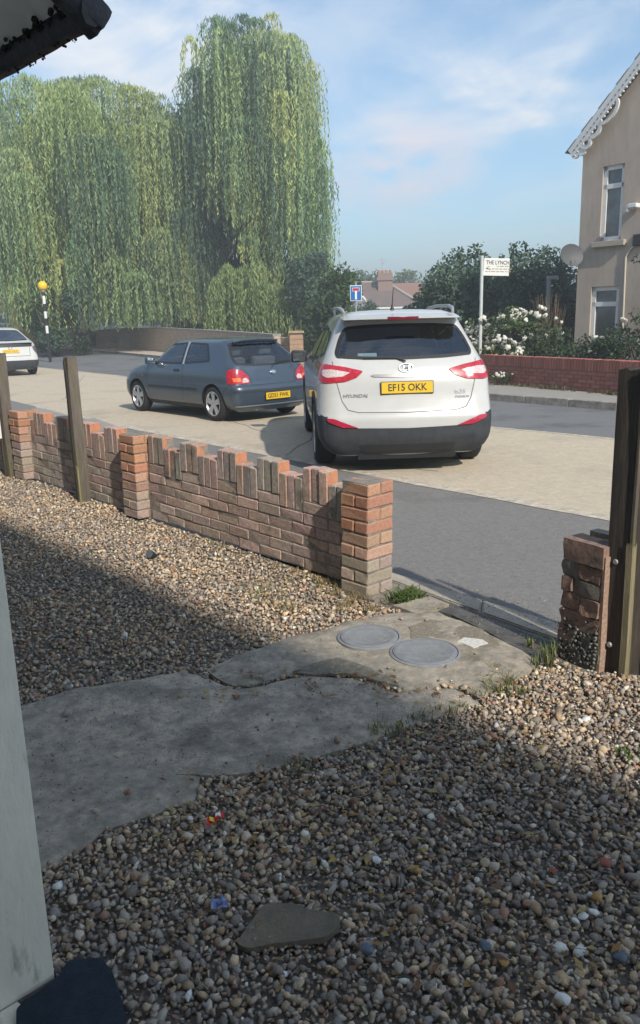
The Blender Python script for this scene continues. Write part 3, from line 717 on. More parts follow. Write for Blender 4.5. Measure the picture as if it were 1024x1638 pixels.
big = [(456, 996, .022, 'w', 'white pebble on the gravel between the wall and the path'), (420, 1030, .02, 'w', 'white pebble at the edge of the concrete path'),
       (932, 1478, .022, 'w', 'round white pebble, one of a huddle at right'), (948, 1472, .02, 'w', 'white pebble in the huddle, right-hand one'), (920, 1486, .018, 'w', 'small white pebble leaning on the huddle, lowest one'),
       (900, 1612, .03, 'w', 'jagged white stone chip near the bottom edge'), (992, 1545, .028, 'b', 'smooth blue-grey oval pebble near the right edge'), (776, 1526, .026, 'b', 'blue slate pebble low down beside reddish stones'),
       (588, 1533, .03, 'b', 'dark flat blue-grey stone right of the broken paving piece'), (884, 1405, .02, 'r', 'red brick-coloured pebble among grey gravel at right'), (776, 1392, .024, 't', 'tan angular pebble in the middle of the gravel'),
       (668, 1405, .022, 'o', 'ochre pebble on the gravel left of the tan one'), (955, 1448, .026, 'o', 'ochre stone above the white huddle'), (805, 1552, .022, 'o', 'ochre pebble by the lower blue slate pebble'),
       (862, 1236, .03, 't', 'large grey-tan stone below the brick pier'), (968, 1392, .03, 'r', 'reddish stone near the right edge of the gravel'), (603, 1388, .024, 'w', 'pale flat pebble left of centre in the gravel'),
       (690, 1318, .02, 'w', 'pale pebble above the ochre ones'), (232, 1420, .022, 't', 'pale tan pebble on dark gravel beside the white post'), (305, 1320, .016, 'w', 'white diamond-shaped pebble just left of the wrapper')]
for px, py, r_, cc, lab in big:
    p = P(px, py); b = MB(); bmesh.ops.create_icosphere(b.bm, subdivisions=2, radius=1)
    sd = random.uniform(0, 50)
    for v in b.bm.verts: v.co = (v.co+noise.noise_vector(v.co*1.3+Vector((sd, 0, 0)))*.35)*r_*.62; v.co.z *= .6
    o = b.build('pebble', stonemats[cc], smooth=60, label=lab, cat='pebble', group='odd coloured pebbles on the gravel'); o.location = (p.x, p.y, .026); o.rotation_euler = (random.uniform(-.3, .3), random.uniform(-.3, .3), random.uniform(0, 6))
# crumpled sweet wrapper
p = P(346, 1328); wr = empty('sweet_wrapper', (p.x, p.y, .04), .5, label='crumpled red and yellow sweet wrapper on the gravel by the path', cat='wrapper')
M_wr, M_wy, M_ww = mat('red_foil', (.62, .03, .025), .35, .1, 40), mat('yellow_foil', (.75, .5, .04), .4, .1, 40), mat('white_foil', (.75, .7, .68), .4, .1, 40)
def crumple(nm, pts2, mt_, z, amp, parent, nrm=(0, 0, 1)):
    v, e, f, *_ = delaunay_2d_cdt([Vector(q) for q in resample([Vector(q) for q in pts2], .008)]+[Vector((x, y)) for x in np.arange(-.08, .08, .009) for y in np.arange(-.06, .06, .009) if in_poly(x, y, pts2)], [], [list(range(len(resample([Vector(q) for q in pts2], .008))))], 1, 1e-5)
    V = [(q.x, q.y, z+noise.noise((q.x*45, q.y*45, z*99))*amp+abs(noise.noise((q.x*90, q.y*20, 3)))*amp*.6) for q in v]
    o = pymesh(nm, V, [list(t) for t in f], mt_, parent); md = o.modifiers.new('s', 'SOLIDIFY'); md.thickness = .0008; return o
crumple('wrapper_film', [(-.035, -.01), (-.02, .018), (.0, .01), (.02, .028), (.042, .03), (.03, .004), (.005, -.008), (-.012, -.025)], M_wr, 0, .016, wr)
crumple('yellow_panel', [(-.022, -.006), (-.016, .012), (-.004, .008), (-.006, -.010)], M_wy, .004, .016, wr)
crumple('white_panel', [(.002, .004), (.006, .016), (.026, .022), (.022, .008)], M_ww, .004, .016, wr)
# blue patterned scrap
p = P(352, 1462); sc2 = empty('paper_scrap', (p.x, p.y, .035), .2, label='small scrap of blue and white paper on the gravel', cat='paper scrap')
crumple('paper', [(-.025, -.015), (-.02, .015), (.005, .022), (.024, .01), (.02, -.018)], mat('bluish_paper', (.35, .4, .55), .8, .5, 80, col2=(.08, .12, .3)), 0, .02, sc2)
# squashed drink can standing on its side
p = P(245, 901); cr_ = empty('drinks_can', (p.x, p.y, .045), R(200), label='dark empty drinks can with a silver end lying on the gravel', cat='can')
b = MB(); b.lathe([(.0005, -.062), (.024, -.060), (.031, -.052), (.033, -.045), (.033, .045), (.031, .052), (.027, .058)], (0, 0, 0), 'Y', 20)
b.build('can_body', mat('dark_can', (.03, .035, .04), .35, .2, 20, metal=.3), cr_, smooth=40)
b = MB(); b.lathe([(.0272, -.0), (.0285, .003), (.0265, .006), (.0245, .001), (.0005, .0)], (0, .057, 0), 'Y', 20); b.build('can_end', M_chrome, cr_, smooth=40)
cr_.rotation_euler = (R(35), 0, R(165))
# round covers
M_cov = mat('blue_grey_plastic', (.24, .25, .26), .65, .14, 8, bump=.4, bscale=60, col2=(.2, .21, .22), col3=(.3, .27, .22), s3=5, lo3=.6, hi3=.75)
for (px, py, rr, lab) in ((591, 1029, .150, 'round blue-grey water meter cover, the one nearer the brick pillar'), (680, 1054, .158, 'round blue-grey water meter cover, the one further right on the path')):
    p = P(px, py); cv = empty('meter_cover', (p.x, p.y, .0335), R(40), label=lab, cat='cover', group='round covers set in the concrete')
    b = MB(); b.lathe([(rr+.012, -.02), (rr+.012, .003), (rr+.004, .007), (rr, .007), (rr-.002, .003), (rr-.002, -.02)], seg=48); b.build('collar', M_cov, cv, smooth=40)
    b = MB(); b.lathe([(rr-.005, -.01), (rr-.005, .007), (rr-.010, .009), (rr-.03, .009), (rr-.034, .0075), (.0005, .0075)], seg=48); b.build('lid', M_cov, cv, smooth=40)
    b = MB()
    for k in range(-8, 9):
        y = k*.014; h_ = math.sqrt(max(0, (rr-.042)**2-y*y))
        if h_ > .02: b.box((0, y, .008), (h_*2, .005, .0016))
    b.build('grip_ribs', M_cov, cv)

# ------------------------------------------------------------------ weeds and dry stalks
def blades(name, spots, mt_, n, h, spread, w=.004, tone=None, lean=.6, **k):
    V, F, C = [], [], []
    for (x, y, z, sc_) in spots:
        for _ in range(n):
            a, r_ = rng.uniform(0, 6.28), abs(rng.normal())*spread*sc_
            bx, by = x+math.cos(a)*r_, y+math.sin(a)*r_; hh = h*sc_*rng.uniform(.4, 1.2); d = rng.uniform(0, 6.28); ln = hh*lean*rng.uniform(.1, 1.2)
            dxx, dyy = math.cos(d)*ln, math.sin(d)*ln; px_, py_ = -math.sin(d)*w, math.cos(d)*w; i = len(V)
            V += [(bx-px_, by-py_, z), (bx+px_, by+py_, z), (bx+dxx*.4+px_*.8, by+dyy*.4+py_*.8, z+hh*.6), (bx+dxx*.4-px_*.8, by+dyy*.4-py_*.8, z+hh*.6), (bx+dxx, by+dyy, z+hh*rng.uniform(.75, 1))]
            F += [(i, i+1, i+2), (i, i+2, i+3), (i+3, i+2, i+4)]
            c_ = np.array(tone[rng.integers(len(tone))])*rng.uniform(.7, 1.3); C += [c_]*5
    return soup(name, np.array(V), np.array(F), mt_, None, np.array(C), kind='stuff', **k)
M_blade = mat('leaf_blade', (.1, .2, .04), .7, .15, 30, attr='tone', transl=.3)
GREEN = [(.11, .17, .04), (.14, .2, .055), (.09, .13, .035)]; DRY = [(.36, .27, .13), (.28, .2, .1), (.42, .33, .18), (.2, .2, .07)]; MIX = GREEN+DRY
gp_ = lambda *L_: [(P(a, b).x, P(a, b).y, .015, s_) for a, b, s_ in L_]
blades('green_weeds', gp_((640, 962, 1.2), (655, 955, 1), (648, 968, .8), (666, 962, .8)), M_blade, 90, .055, .035, .005, GREEN, 1.3)
blades('green_weeds', gp_((872, 1062, 1), (880, 1072, 1), (858, 1072, .7), (848, 1040, .6), (884, 1052, .8)), M_blade, 22, .11, .02, .0025, GREEN+DRY[:1], .8)
ws = [(600+i*20, 1186-i*7.5+random.uniform(-9, 6), random.uniform(.5, 1.1)) for i in range(12)]
blades('path_edge_weeds', gp_(*ws), M_blade, 26, .055, .035, .0022, MIX, 1.0)
blades('path_edge_weeds', gp_(*[(random.uniform(400, 520), random.uniform(1220, 1248), .6) for _ in range(8)]), M_blade, 14, .045, .03, .002, MIX, 1.0)
blades('dry_grass', gp_(*[(x, 846+(x-245)*.31+random.uniform(-2, 9), random.uniform(.5, 1.1)) for x in range(248, 560, 7)]), M_blade, 22, .045, .05, .002, DRY+[(.16, .17, .06)], 1.2)
blades('dry_grass', gp_(*[(random.uniform(505, 600), random.uniform(935, 985), .8) for _ in range(22)]), M_blade, 30, .04, .05, .002, DRY, 1.6)
blades('dry_grass', gp_(*[(random.uniform(400, 470), random.uniform(935, 980), .7) for _ in range(18)]), M_blade, 30, .035, .06, .002, [(.2, .22, .08), (.3, .27, .13)], 1.6)
blades('path_edge_weeds', gp_(*[(random.uniform(770, 860), random.uniform(1075, 1120), .7) for _ in range(9)]), M_blade, 22, .05, .035, .002, MIX, 1.2)
blades('green_weeds', gp_(*[(1000+random.uniform(-10, 30), 1215+random.uniform(-8, 8), .5) for _ in range(5)]), M_blade, 26, .04, .03, .003, GREEN, 1.2)
blades('wall_foot_weeds', gp_(*[(x, 776+(x-60)*.36+random.uniform(-2, 5), random.uniform(.6, 1.0)) for x in (150, 156, 163, 170, 176, 60, 75, 330, 350)]), M_blade, 30, .07, .04, .003, MIX, 1.0)
# dead twigs and straw scattered on gravel
tw = MB()
for k in range(150):
    px, py = random.choice([(random.uniform(280, 700), random.uniform(1230, 1340)), (random.uniform(560, 1000), random.uniform(1100, 1300)), (random.uniform(380, 620), random.uniform(930, 1060)), (random.uniform(120, 1000), random.uniform(1300, 1600))])
    p = P(px, py); L_ = random.uniform(.02, .07); a = random.uniform(0, 6.28)
    tw.tube([(p.x, p.y, .03), (p.x+math.cos(a)*L_*.5, p.y+math.sin(a)*L_*.5, .036), (p.x+math.cos(a+.4)*L_, p.y+math.sin(a+.4)*L_, .03)], .0012, 4)
tw.build('dead_twigs', mat('straw', (.38, .3, .18), .8, .3, 40), kind='stuff')
lv = []
for k in range(260):
    px, py = random.choice([(random.uniform(280, 640), random.uniform(1080, 1130)), (random.uniform(600, 900), random.uniform(1100, 1260)), (random.uniform(250, 700), random.uniform(1240, 1400)), (random.uniform(400, 1000), random.uniform(1200, 1600))])
    lv.append((P(px, py).x, P(px, py).y))
V, F, C = [], [], []
for x, y in lv:
    a = rng.uniform(0, 6.28); l_, w_ = rng.uniform(.012, .026), rng.uniform(.005, .010); i = len(V); z = .034
    for (u, v_, dz) in ((-l_, 0, .002), (0, w_, .005), (l_, 0, .0), (0, -w_, .003)): V.append((x+u*math.cos(a)-v_*math.sin(a), y+u*math.sin(a)+v_*math.cos(a), z+dz))
    F.append((i, i+1, i+2, i+3)); C += [np.array(random.choice([(.35, .2, .07), (.25, .12, .06), (.45, .33, .12), (.2, .1, .07)]))]*4
soup('fallen_leaves', np.array(V), np.array(F), M_blade, None, np.array(C), kind='stuff')

# ------------------------------------------------------------------ the house the photograph was taken from
own = empty('own_house', (nv.x*-1.35, nv.y*-1.35, 0), RZW, label='unseen rendered house front behind the camera, sized for its shadow', cat='house')
HH = 10.95  # height and length of the unseen block shaped for its shadow edge on the gravel
b = MB(); b.box((-14, 1.0+0, HH/2), (56, 2.0, HH)); 
for f in b.bm.faces: pass
hb = b.build('wall', M_ownrender, own); hb.location = (2.0, 0, 0)
# local +Y of this frame points towards the camera side's back, so the block sits behind the lens
# porch roof: soffit, gutter, post, step
POR = 2.35
cS = G(130, 38, POR); cS2 = Vector((cS.x, cS.y))
por = empty('porch_roof', (cS.x, cS.y, POR), 0, label='underside corner of a porch roof with a mossy dark gutter, top left', cat='porch roof')
por.rotation_euler = (R(36), 0, RZW)
MB().box((1.45, .72, .045), (2.9, 1.36, .03)).build('soffit', M_soffit, por)
for k in range(1, 3): MB().box((1.45, .04+k*.45, .028), (2.9, .006, .006)).build('board_joint', M_gutter, por)
g_ = MB()
for j, (x0, y0, x1, y1) in enumerate(((0, 0, 2.9, 0), (0, 0, 0, 1.4))):
    d = Vector((x1-x0, y1-y0, 0)); L_ = d.length; d.normalize(); sd = Vector((0, 1, 0)) if j == 0 else Vector((1, 0, 0))
    n_ = int(L_/.03); prof = [(-.03, .06), (-.034, .025), (-.022, -.002), (0, -.012), (.022, -.002), (.034, .025), (.034, .06)]
    rings = []
    for i in range(n_+1):
        c_ = Vector((x0, y0, 0))+d*(i/n_*L_-.04)
        rings.append([g_.bm.verts.new(c_+sd*(u+.0)+Vector((0, 0, w_))+noise.noise_vector(c_*14+Vector((u*50, w_*50, 0)))*.004) for u, w_ in prof])
    for i in range(n_):
        for k in range(len(prof)-1): g_.bm.faces.new((rings[i][k], rings[i+1][k], rings[i+1][k+1], rings[i][k+1]))
    g_.bm.faces.new(rings[0]); g_.bm.faces.new(rings[-1])
g_.build('gutter', M_gutter, por, smooth=50)
gm = MB()
for k in range(420):
    if rnd.random() < .7: x, y = rnd.uniform(0, 1.6), .03+rnd.gauss(0, .012)
    else: x, y = .035+rnd.gauss(0, .012), rnd.uniform(0, .8)
    bmesh.ops.create_icosphere(gm.bm, subdivisions=1, radius=rnd.uniform(.004, .011), matrix=Matrix.Translation((x, y, .02+rnd.uniform(-.01, .014))))
for k in range(160):
    x = rnd.uniform(.05, 1.5); bmesh.ops.create_icosphere(gm.bm, subdivisions=1, radius=rnd.uniform(.002, .005), matrix=Matrix.Translation((x, rnd.uniform(-.03, .0), -.004+rnd.uniform(-.006, .004))))
gm.build('moss_lumps', M_gmoss, por, kind='stuff')
MB().box((-.005, -.008, .04), (.08, .075, .07), bev=.022).build('gutter_corner', M_gutter, por, smooth=50)
MB().box((1.45, .72, .14), (2.85, 1.36, .10)).build('roof_deck', M_slate, por)
MB().box((1.45, 1.47, .03), (2.9, .1, .12)).build('wall_plate', mat('brown_beam', (.16, .1, .07), .8, .2, 4), por)
pp_ = P(91, 1583)
pst = empty('porch_post', (pp_.x, pp_.y, 0), RZW, label='grimy cream painted square porch post at the left edge', cat='post')
b = MB(); b.box((.105, .08, 1.19), (.21, .16, 2.38), bev=.006); b.build('shaft', M_postpaint, pst, smooth=30)
b = MB(); b.box((.115, .095, .01), (.25, .19, .05), bev=.008); b.build('foot', mat('dark_footing', (.1, .09, .085), .9, .3, 12, bump=.8), pst)
stp = empty('porch_step', (0, 0, 0), label='pale concrete step in the bottom left corner', cat='step')
pts = [P(-140, 1590), P(-20, 1600), P(18, 1612), P(60, 1645), P(40, 1760), P(-200, 1760)]
MB().prism([(p.x, p.y) for p in pts], -.02, .035).build('tread', M_postpaint, stp)
mt2 = empty('doormat', (0, 0, 0), label='dark blue mat at the foot of the porch post', cat='mat')
pts = round_poly([P(30, 1640), P(96, 1590), P(112, 1562), P(165, 1558), P(183, 1582), P(205, 1650), P(190, 1760), P(30, 1760)], .012)
b = MB(); b.prism([(p.x, p.y) for p in pts], .035, .05); b.build('pile', mat('dark_blue_pile', (.02, .034, .052), .98, .4, 11, bump=1, bscale=180), mt2)
# ------------------------------------------------------------------ vehicles
M_tyre = mat('tyre_rubber', (.022, .022, .023), .85, .15, 12, bump=.3, bscale=60)
M_black = mat('black_trim', (.022, .023, .025), .55, .15, 8)
M_clad = mat('dusty_grey_cladding', (.04, .045, .052), .7, .25, 5, bump=.3, bscale=30, col2=(.028, .032, .038))
M_under = mat('underside', (.015, .015, .016), .9, .2, 6)
M_seam = mat('panel_gap', (.03, .03, .032), .8, 0)
M_alloy = mat('alloy', (.55, .56, .58), .35, .08, 10, metal=.8)
M_alloydk = mat('dark_alloy', (.2, .2, .21), .4, .08, 10, metal=.7)
M_red = mat('red_lens', (.36, .01, .025), .15, .2, 30, spec=.5, coat=.5, col2=(.48, .03, .05))
M_clear = mat('clear_lens', (.5, .36, .37), .2, .3, 60, spec=.5, coat=.5, col2=(.66, .6, .6))
M_amber = mat('amber_lens', (.75, .2, .05), .15, .15, 30, coat=.8)
M_redlo = mat('reflector_lens', (.4, .015, .05), .2, .1, 60, coat=.6)
M_plate = mat('yellow_plate', (.66, .43, .02), .4, .04, 10)
M_ptext = mat('black_lettering', (.015, .015, .015), .5, 0)
M_gtext = mat('grey_lettering', (.3, .31, .33), .35, 0, metal=.6)
M_seat = mat('seat_cloth', (.11, .115, .13), .9, .2, 8)
M_pale = mat('pale_parcel', (.5, .62, .62), .6, .1, 8)
GL = glass_mat('tinted_car_glass', (.76, .82, .84), 2.0)
GLD = glass_mat('dark_car_glass', (.66, .74, .8), 3.0)

def interp(keys, z):
    """keys: {z: tuple}; monotone smooth interpolation"""
    zs = sorted(keys); 
    if z <= zs[0]: return keys[zs[0]]
    if z >= zs[-1]: return keys[zs[-1]]
    i = max(k for k in range(len(zs)) if zs[k] <= z)
    a, b = keys[zs[i]], keys[zs[i+1]]; h = zs[i+1]-zs[i]; t = (z-zs[i])/h
    out = []
    for k in range(len(a)):
        def slope(j):
            if j <= 0 or j >= len(zs)-1: return (keys[zs[min(j+1, len(zs)-1)]][k]-keys[zs[max(j-1, 0)]][k])/(zs[min(j+1, len(zs)-1)]-zs[max(j-1, 0)])
            d1 = (keys[zs[j]][k]-keys[zs[j-1]][k])/(zs[j]-zs[j-1]); d2 = (keys[zs[j+1]][k]-keys[zs[j]][k])/(zs[j+1]-zs[j])
            return 0 if d1*d2 <= 0 else 2*d1*d2/(d1+d2)
        m0, m1 = slope(i)*h, slope(i+1)*h
        out.append((2*t**3-3*t*t+1)*a[k]+(t**3-2*t*t+t)*m0+(-2*t**3+3*t*t)*b[k]+(t**3-t*t)*m1)
    return out

def ring(w, yr, yf, crx, cry, cfx, cfy, bowr, bowf, sb, ex=2.5):
    """half outline from rear centre to front centre, then mirrored -> list of (x, y)"""
    H = []
    crx, cfx = min(crx, w*.95), min(cfx, w*.95)
    L_ = yf-yr
    cry, cfy = min(cry, L_*.45), min(cfy, L_*.45)
    for i in range(12):
        x = (w-crx)*i/12; H.append((x, yr+bowr*(x/w)**2))
    yb = yr+bowr*((w-crx)/w)**2
    for i in range(14):
        a = math.pi/2*i/14; H.append((w-crx+crx*math.sin(a)**(2/ex), yb+cry*(1-math.cos(a)**(2/ex))))
    ya, yc = yb+cry, yf-bowf*((w-cfx)/w)**2-cfy
    for i in range(46):
        t = i/46; y = ya+(yc-ya)*t; H.append((w, y))
    for i in range(14):
        a = math.pi/2*i/14; H.append((w-cfx+cfx*math.cos(a)**(2/ex), yc+cfy*math.sin(a)**(2/ex)))
    for i in range(13):
        x = (w-cfx)*(1-i/12); H.append((x, yf-bowf*(x/w)**2))
    ym = (yr+yf)/2
    H = [(x-sb*w*((y-ym)/(L_/2))**2*(x/w) if L_ > 0 else x, y) for x, y in H]
    return H+[(-x, y) for x, y in H[-2:0:-1]]

def car_shell(name, keys, z0, z1, dz, arches, paint, parent, crown=.03, archmat=None):
    zs = list(np.arange(z0, z1, dz))+[z1]
    V, F = [], []; n = None
    for z in zs:
        o = ring(*interp(keys, z)); n = len(o); V += [(x, y, z) for x, y in o]
    w, yr, yf = interp(keys, z1)[:3]; cy = (yr+yf)/2
    top = V[-n:]
    m_ = len(zs)
    for t in (.85, .65, .4, .15):
        V += [(x*t, cy+(y-cy)*t, z1+crown*(1-t*t)) for x, y, z in top]; m_ += 1
    for i in range(m_-1):
        for k in range(n): F.append((i*n+k, i*n+(k+1) % n, (i+1)*n+(k+1) % n, (i+1)*n+k))
    F.append(tuple(range(n))[::-1]); F.append(tuple(range((m_-1)*n, m_*n)))
    me = bpy.data.meshes.new(name); me.from_pydata(V, [], F); me.update(); me.materials.append(paint); me.materials.append(M_under)
    o = bpy.data.objects.new(name, me); COL.objects.link(o)
    # wheel arches cut out of the solid shell
    cut = MB()
    for (y, z, r_, xin) in arches:
        for sx in (-1, 1):
            cut.lathe([(.0006, xin*sx), (r_, xin*sx), (r_, 1.3*sx), (.0006, 1.3*sx)], (0, y, z), 'X', 40)
    cm = cut.mesh('cut'); cm.materials.append(M_under); co = bpy.data.objects.new('cut', cm); COL.objects.link(co)
    md = o.modifiers.new('b', 'BOOLEAN'); md.operation = 'DIFFERENCE'; md.object = co; md.solver = 'EXACT'; md.material_mode = 'TRANSFER'
    bpy.context.view_layer.update()
    m2 = bpy.data.meshes.new_from_object(o.evaluated_get(bpy.context.evaluated_depsgraph_get()))
    bpy.data.objects.remove(o); bpy.data.objects.remove(co)
    m2.shade_smooth(); m2.set_sharp_from_angle(angle=R(38)); m2.name = name
    # solid copy of the shell kept for laying panels on
    bv = BVHTree.FromPolygons([Vector(v) for v in V], F)
    body = link(name, m2, parent)
    return body, bv

DIRS = {'rear': (Vector((0, 1, 0)), lambda a, b: Vector((a, -3, b))), 'left': (Vector((1, 0, 0)), lambda a, b: Vector((-4, a, b))),
        'right': (Vector((-1, 0, 0)), lambda a, b: Vector((4, a, b))), 'front': (Vector((0, -1, 0)), lambda a, b: Vector((a, 9, b))),
        'top': (Vector((0, 0, -1)), lambda a, b: Vector((a, b, 5)))}
def proj(bv, side, a, b):
    d, f = DIRS[side]; h, n_, i, dd = bv.ray_cast(f(a, b), d)
    if h is None: return None, None
    if n_.dot(d) > 0: n_ = -n_
    return h, n_
def patch(name, bv, side, poly, mt_, parent, off=.003, step=.035, skirt=.006, sm=True, thick=True):
    out = [Vector(q) for q in resample(poly, step)]
    xs = [q.x for q in out]; ys = [q.y for q in out]
    pts = list(out)
    for a in np.arange(min(xs)+step*.5, max(xs), step):
        for b_ in np.arange(min(ys)+step*.5, max(ys), step):
            if in_poly(a, b_, out) and min((Vector((a, b_))-q).length for q in out) > step*.4: pts.append(Vector((a, b_)))
    v, e, f, ov, *_ = delaunay_2d_cdt(pts, [], [list(range(len(out)))], 1, 1e-6)
    V = []; prev = None; bad = set()
    for i, q in enumerate(v):
        h, n_ = proj(bv, side, q.x, q.y)
        if h is None: bad.add(i); V.append(Vector()); continue
        V.append(h+n_*off)
    F = [tuple(t) for t in f if not (set(t) & bad)]
    bm = bmesh.new(); bvts = [bm.verts.new(p) for p in V]
    for t in F:
        try: bm.faces.new([bvts[k] for k in t])
        except ValueError: pass
    bmesh.ops.recalc_face_normals(bm, faces=bm.faces[:])
    d = DIRS[side][0]
    if bm.faces and sum(f_.normal.dot(d) for f_ in bm.faces) > 0: bmesh.ops.reverse_faces(bm, faces=bm.faces[:])
    if skirt:
        be = [e_ for e_ in bm.edges if e_.is_boundary]
        r = bmesh.ops.extrude_edge_only(bm, edges=be)
        for g_ in r['geom']:
            if isinstance(g_, bmesh.types.BMVert): g_.co += d*(skirt)
    bmesh.ops.delete(bm, geom=[v_ for v_ in bm.verts if not v_.link_faces], context='VERTS')
    me = bpy.data.meshes.new(name); bm.to_mesh(me); bm.free()
    if sm: me.shade_smooth(); me.set_sharp_from_angle(angle=R(50))
    return link(name, me, parent, mt_)
def line_patch(name, bv, side, pts, w, mt_, parent, off=.0015):
    pts = [Vector(p) for p in resample(pts, .03, False)]+[Vector(pts[-1])]; n = len(pts); L_, R_ = [], []
    V = []; F = []
    for i, p in enumerate(pts):
        t = (pts[min(i+1, n-1)]-pts[max(i-1, 0)]).normalized(); nn = Vector((-t.y, t.x))*w/2
        for q in (p+nn, p-nn):
            h, n_ = proj(bv, side, q.x, q.y)
            V.append(h+n_*off if h is not None else None)
    for i in range(n-1):
        q = (2*i, 2*i+1, 2*i+3, 2*i+2)
        if all(V[k] is not None for k in q): F.append(q)
    V = [v if v is not None else Vector() for v in V]
    return pymesh(name, V, F, mt_, parent)
def shrink(poly, d):
    """inset of a roughly convex outline"""
    n = len(poly); out = []
    area = sum(poly[i][0]*poly[(i+1) % n][1]-poly[(i+1) % n][0]*poly[i][1] for i in range(n)); sg = 1 if area > 0 else -1
    for i in range(n):
        a, b, c = Vector(poly[i-1]), Vector(poly[i]), Vector(poly[(i+1) % n]); t1 = (b-a).normalized(); t2 = (c-b).normalized()
        n1 = Vector((-t1.y, t1.x))*sg; n2 = Vector((-t2.y, t2.x))*sg; m_ = (n1+n2); m_ = m_/max(.5, m_.length_squared)*2*.5 if m_.length > 0 else n1
        k = d/max(.4, m_.normalized().dot(n1)); out.append(b+m_.normalized()*k)
    return out
def window(body, bv, side, poly, parent, glass, ringw=.045, name='window', sill=None, frame=None):
    """open the shell behind a pane, lay the pane and its black edge on it"""
    rp = round_poly(poly, .05, 4)
    inner = shrink(rp, ringw)
    d = DIRS[side][0]; bm = bmesh.new(); bm.from_mesh(body.data); kill = []
    for f in bm.faces:
        if f.normal.dot(d) > -.12: continue
        ok = True
        for v in f.verts:
            a, b_ = (v.co.x, v.co.z) if side in ('rear', 'front') else (v.co.y, v.co.z)
            if not in_poly(a, b_, rp): ok = False; break
        if ok: kill.append(f)
    bmesh.ops.delete(bm, geom=kill, context='FACES'); bm.to_mesh(body.data); bm.free(); body.data.set_sharp_from_angle(angle=R(38))
    w = patch(name, bv, side, rp, glass, parent, off=.002, step=.05, skirt=0)
    # frit
    pts = resample([Vector(p) for p in rp], .03); 
    ins = shrink(rp, ringw); 
    V = []; F = []
    n = len(rp)
    seg = 3
    for i in range(n):
        a, b_ = Vector(rp[i]), Vector(ins[i])
        for k in range(seg):
            q = a.lerp(b_, k/(seg-1)); h, n_ = proj(bv, side, q.x, q.y); V.append(h+n_*.0045 if h is not None else Vector((0, 0, 1)))
    # subdivide along by resampling between successive outline points
    V2 = []; F2 = []; cnt = 0
    dense = []
    for i in range(n):
        a0, a1, b0, b1 = Vector(rp[i]), Vector(rp[(i+1) % n]), Vector(ins[i]), Vector(ins[(i+1) % n]); k_ = max(1, int((a1-a0).length/.06))
        for j in range(k_): dense.append((a0.lerp(a1, j/k_), b0.lerp(b1, j/k_)))
    V = []
    for a, b_ in dense:
        for k in range(seg):
            q = a.lerp(b_, k/(seg-1)); h, n_ = proj(bv, side, q.x, q.y); V.append(h+n_*.0045 if h is not None else None)
    m_ = len(dense)
    for i in range(m_):
        for k in range(seg-1):
            q = (i*seg+k, i*seg+k+1, ((i+1) % m_)*seg+k+1, ((i+1) % m_)*seg+k)
            if all(V[j] is not None for j in q): F.append(q)
    V = [v if v is not None else Vector((0, 0, 1)) for v in V]
    pymesh('seal', V, F, frame or M_black, w, smooth=True)
    return w
def seat(parent, x, y, rear=False, w=.5):
    b = MB()
    b.box((x, y, .42), (w, .5, .16), bev=.04); b.box((x, y-.24, .72), (w*.94, .13, .58), Matrix.Rotation(R(14), 3, 'X'), bev=.05)
    b.tube([(x-.06, y-.31, .98), (x-.06, y-.32, 1.08)], .008, 6); b.tube([(x+.06, y-.31, .98), (x+.06, y-.32, 1.08)], .008, 6)
    b.box((x, y-.33, 1.12), (.26, .09, .17), Matrix.Rotation(R(10), 3, 'X'), bev=.035)
    b.build('seat', M_seat, parent, smooth=50)
def wheel(parent, x, y, r_, w, side, spokes, rimr=.68, double=False, cover=M_alloy):
    """side: -1 left, +1 right; local x outward"""
    root = bpy.data.objects.new('wheel', None); COL.objects.link(root); root.parent = parent; root.location = (x, y, r_); root.empty_display_size = .1
    if side < 0: root.rotation_euler = (0, 0, math.pi)
    R_ = r_*rimr; h = w/2
    b = MB(); b.lathe([(R_, -h), (r_-.04, -h), (r_-.012, -h+.02), (r_, -h+.05), (r_, h-.05), (r_-.012, h-.02), (r_-.04, h), (R_+.02, h), (R_, h-.01), (R_-.02, 0)], (0, 0, 0), 'X', 44, close=True)
    b.build('tyre', M_tyre, root, smooth=40)
    b = MB(); b.lathe([(R_, h-.005), (R_-.012, h-.002), (R_-.018, h-.02), (R_-.03, h-.09), (R_-.04, -h+.02), (.001, -h+.02)], (0, 0, 0), 'X', 44)
    b.lathe([(.001, h-.02), (.052, h-.022), (.062, h-.035), (.062, h-.06)], (0, 0, 0), 'X', 20)
    for k in range(spokes):
        a = 2*math.pi*k/spokes+.3
        offs = (-.13, .13) if double else (0,)
        for da in offs:
            c_, s_ = math.cos(a), math.sin(a); c2_, s2_ = math.cos(a+da), math.sin(a+da)
            rt = R_-.012; wi, wo = (.026, .030) if not double else (.014, .016)
            if not double: wi, wo = .034, .050
            pts = [Vector((h-.035, c_*.03-s_*wi*(1), s_*.03+c_*wi)), Vector((h-.035, c_*.03+s_*wi, s_*.03-c_*wi)), Vector((h-.028, c2_*rt+s2_*wo, s2_*rt-c2_*wo)), Vector((h-.028, c2_*rt-s2_*wo, s2_*rt+c2_*wo))]
            b.plate(pts, (1, 0, 0), .018)
    b.build('rim', cover, root, smooth=35)
    b = MB(); b.lathe([(.0005, 0), (R_*.62, 0), (R_*.62, .02), (.0005, .02)], (-.02, 0, 0), 'X', 24); b.build('brake_disc', M_under, root)
    return root
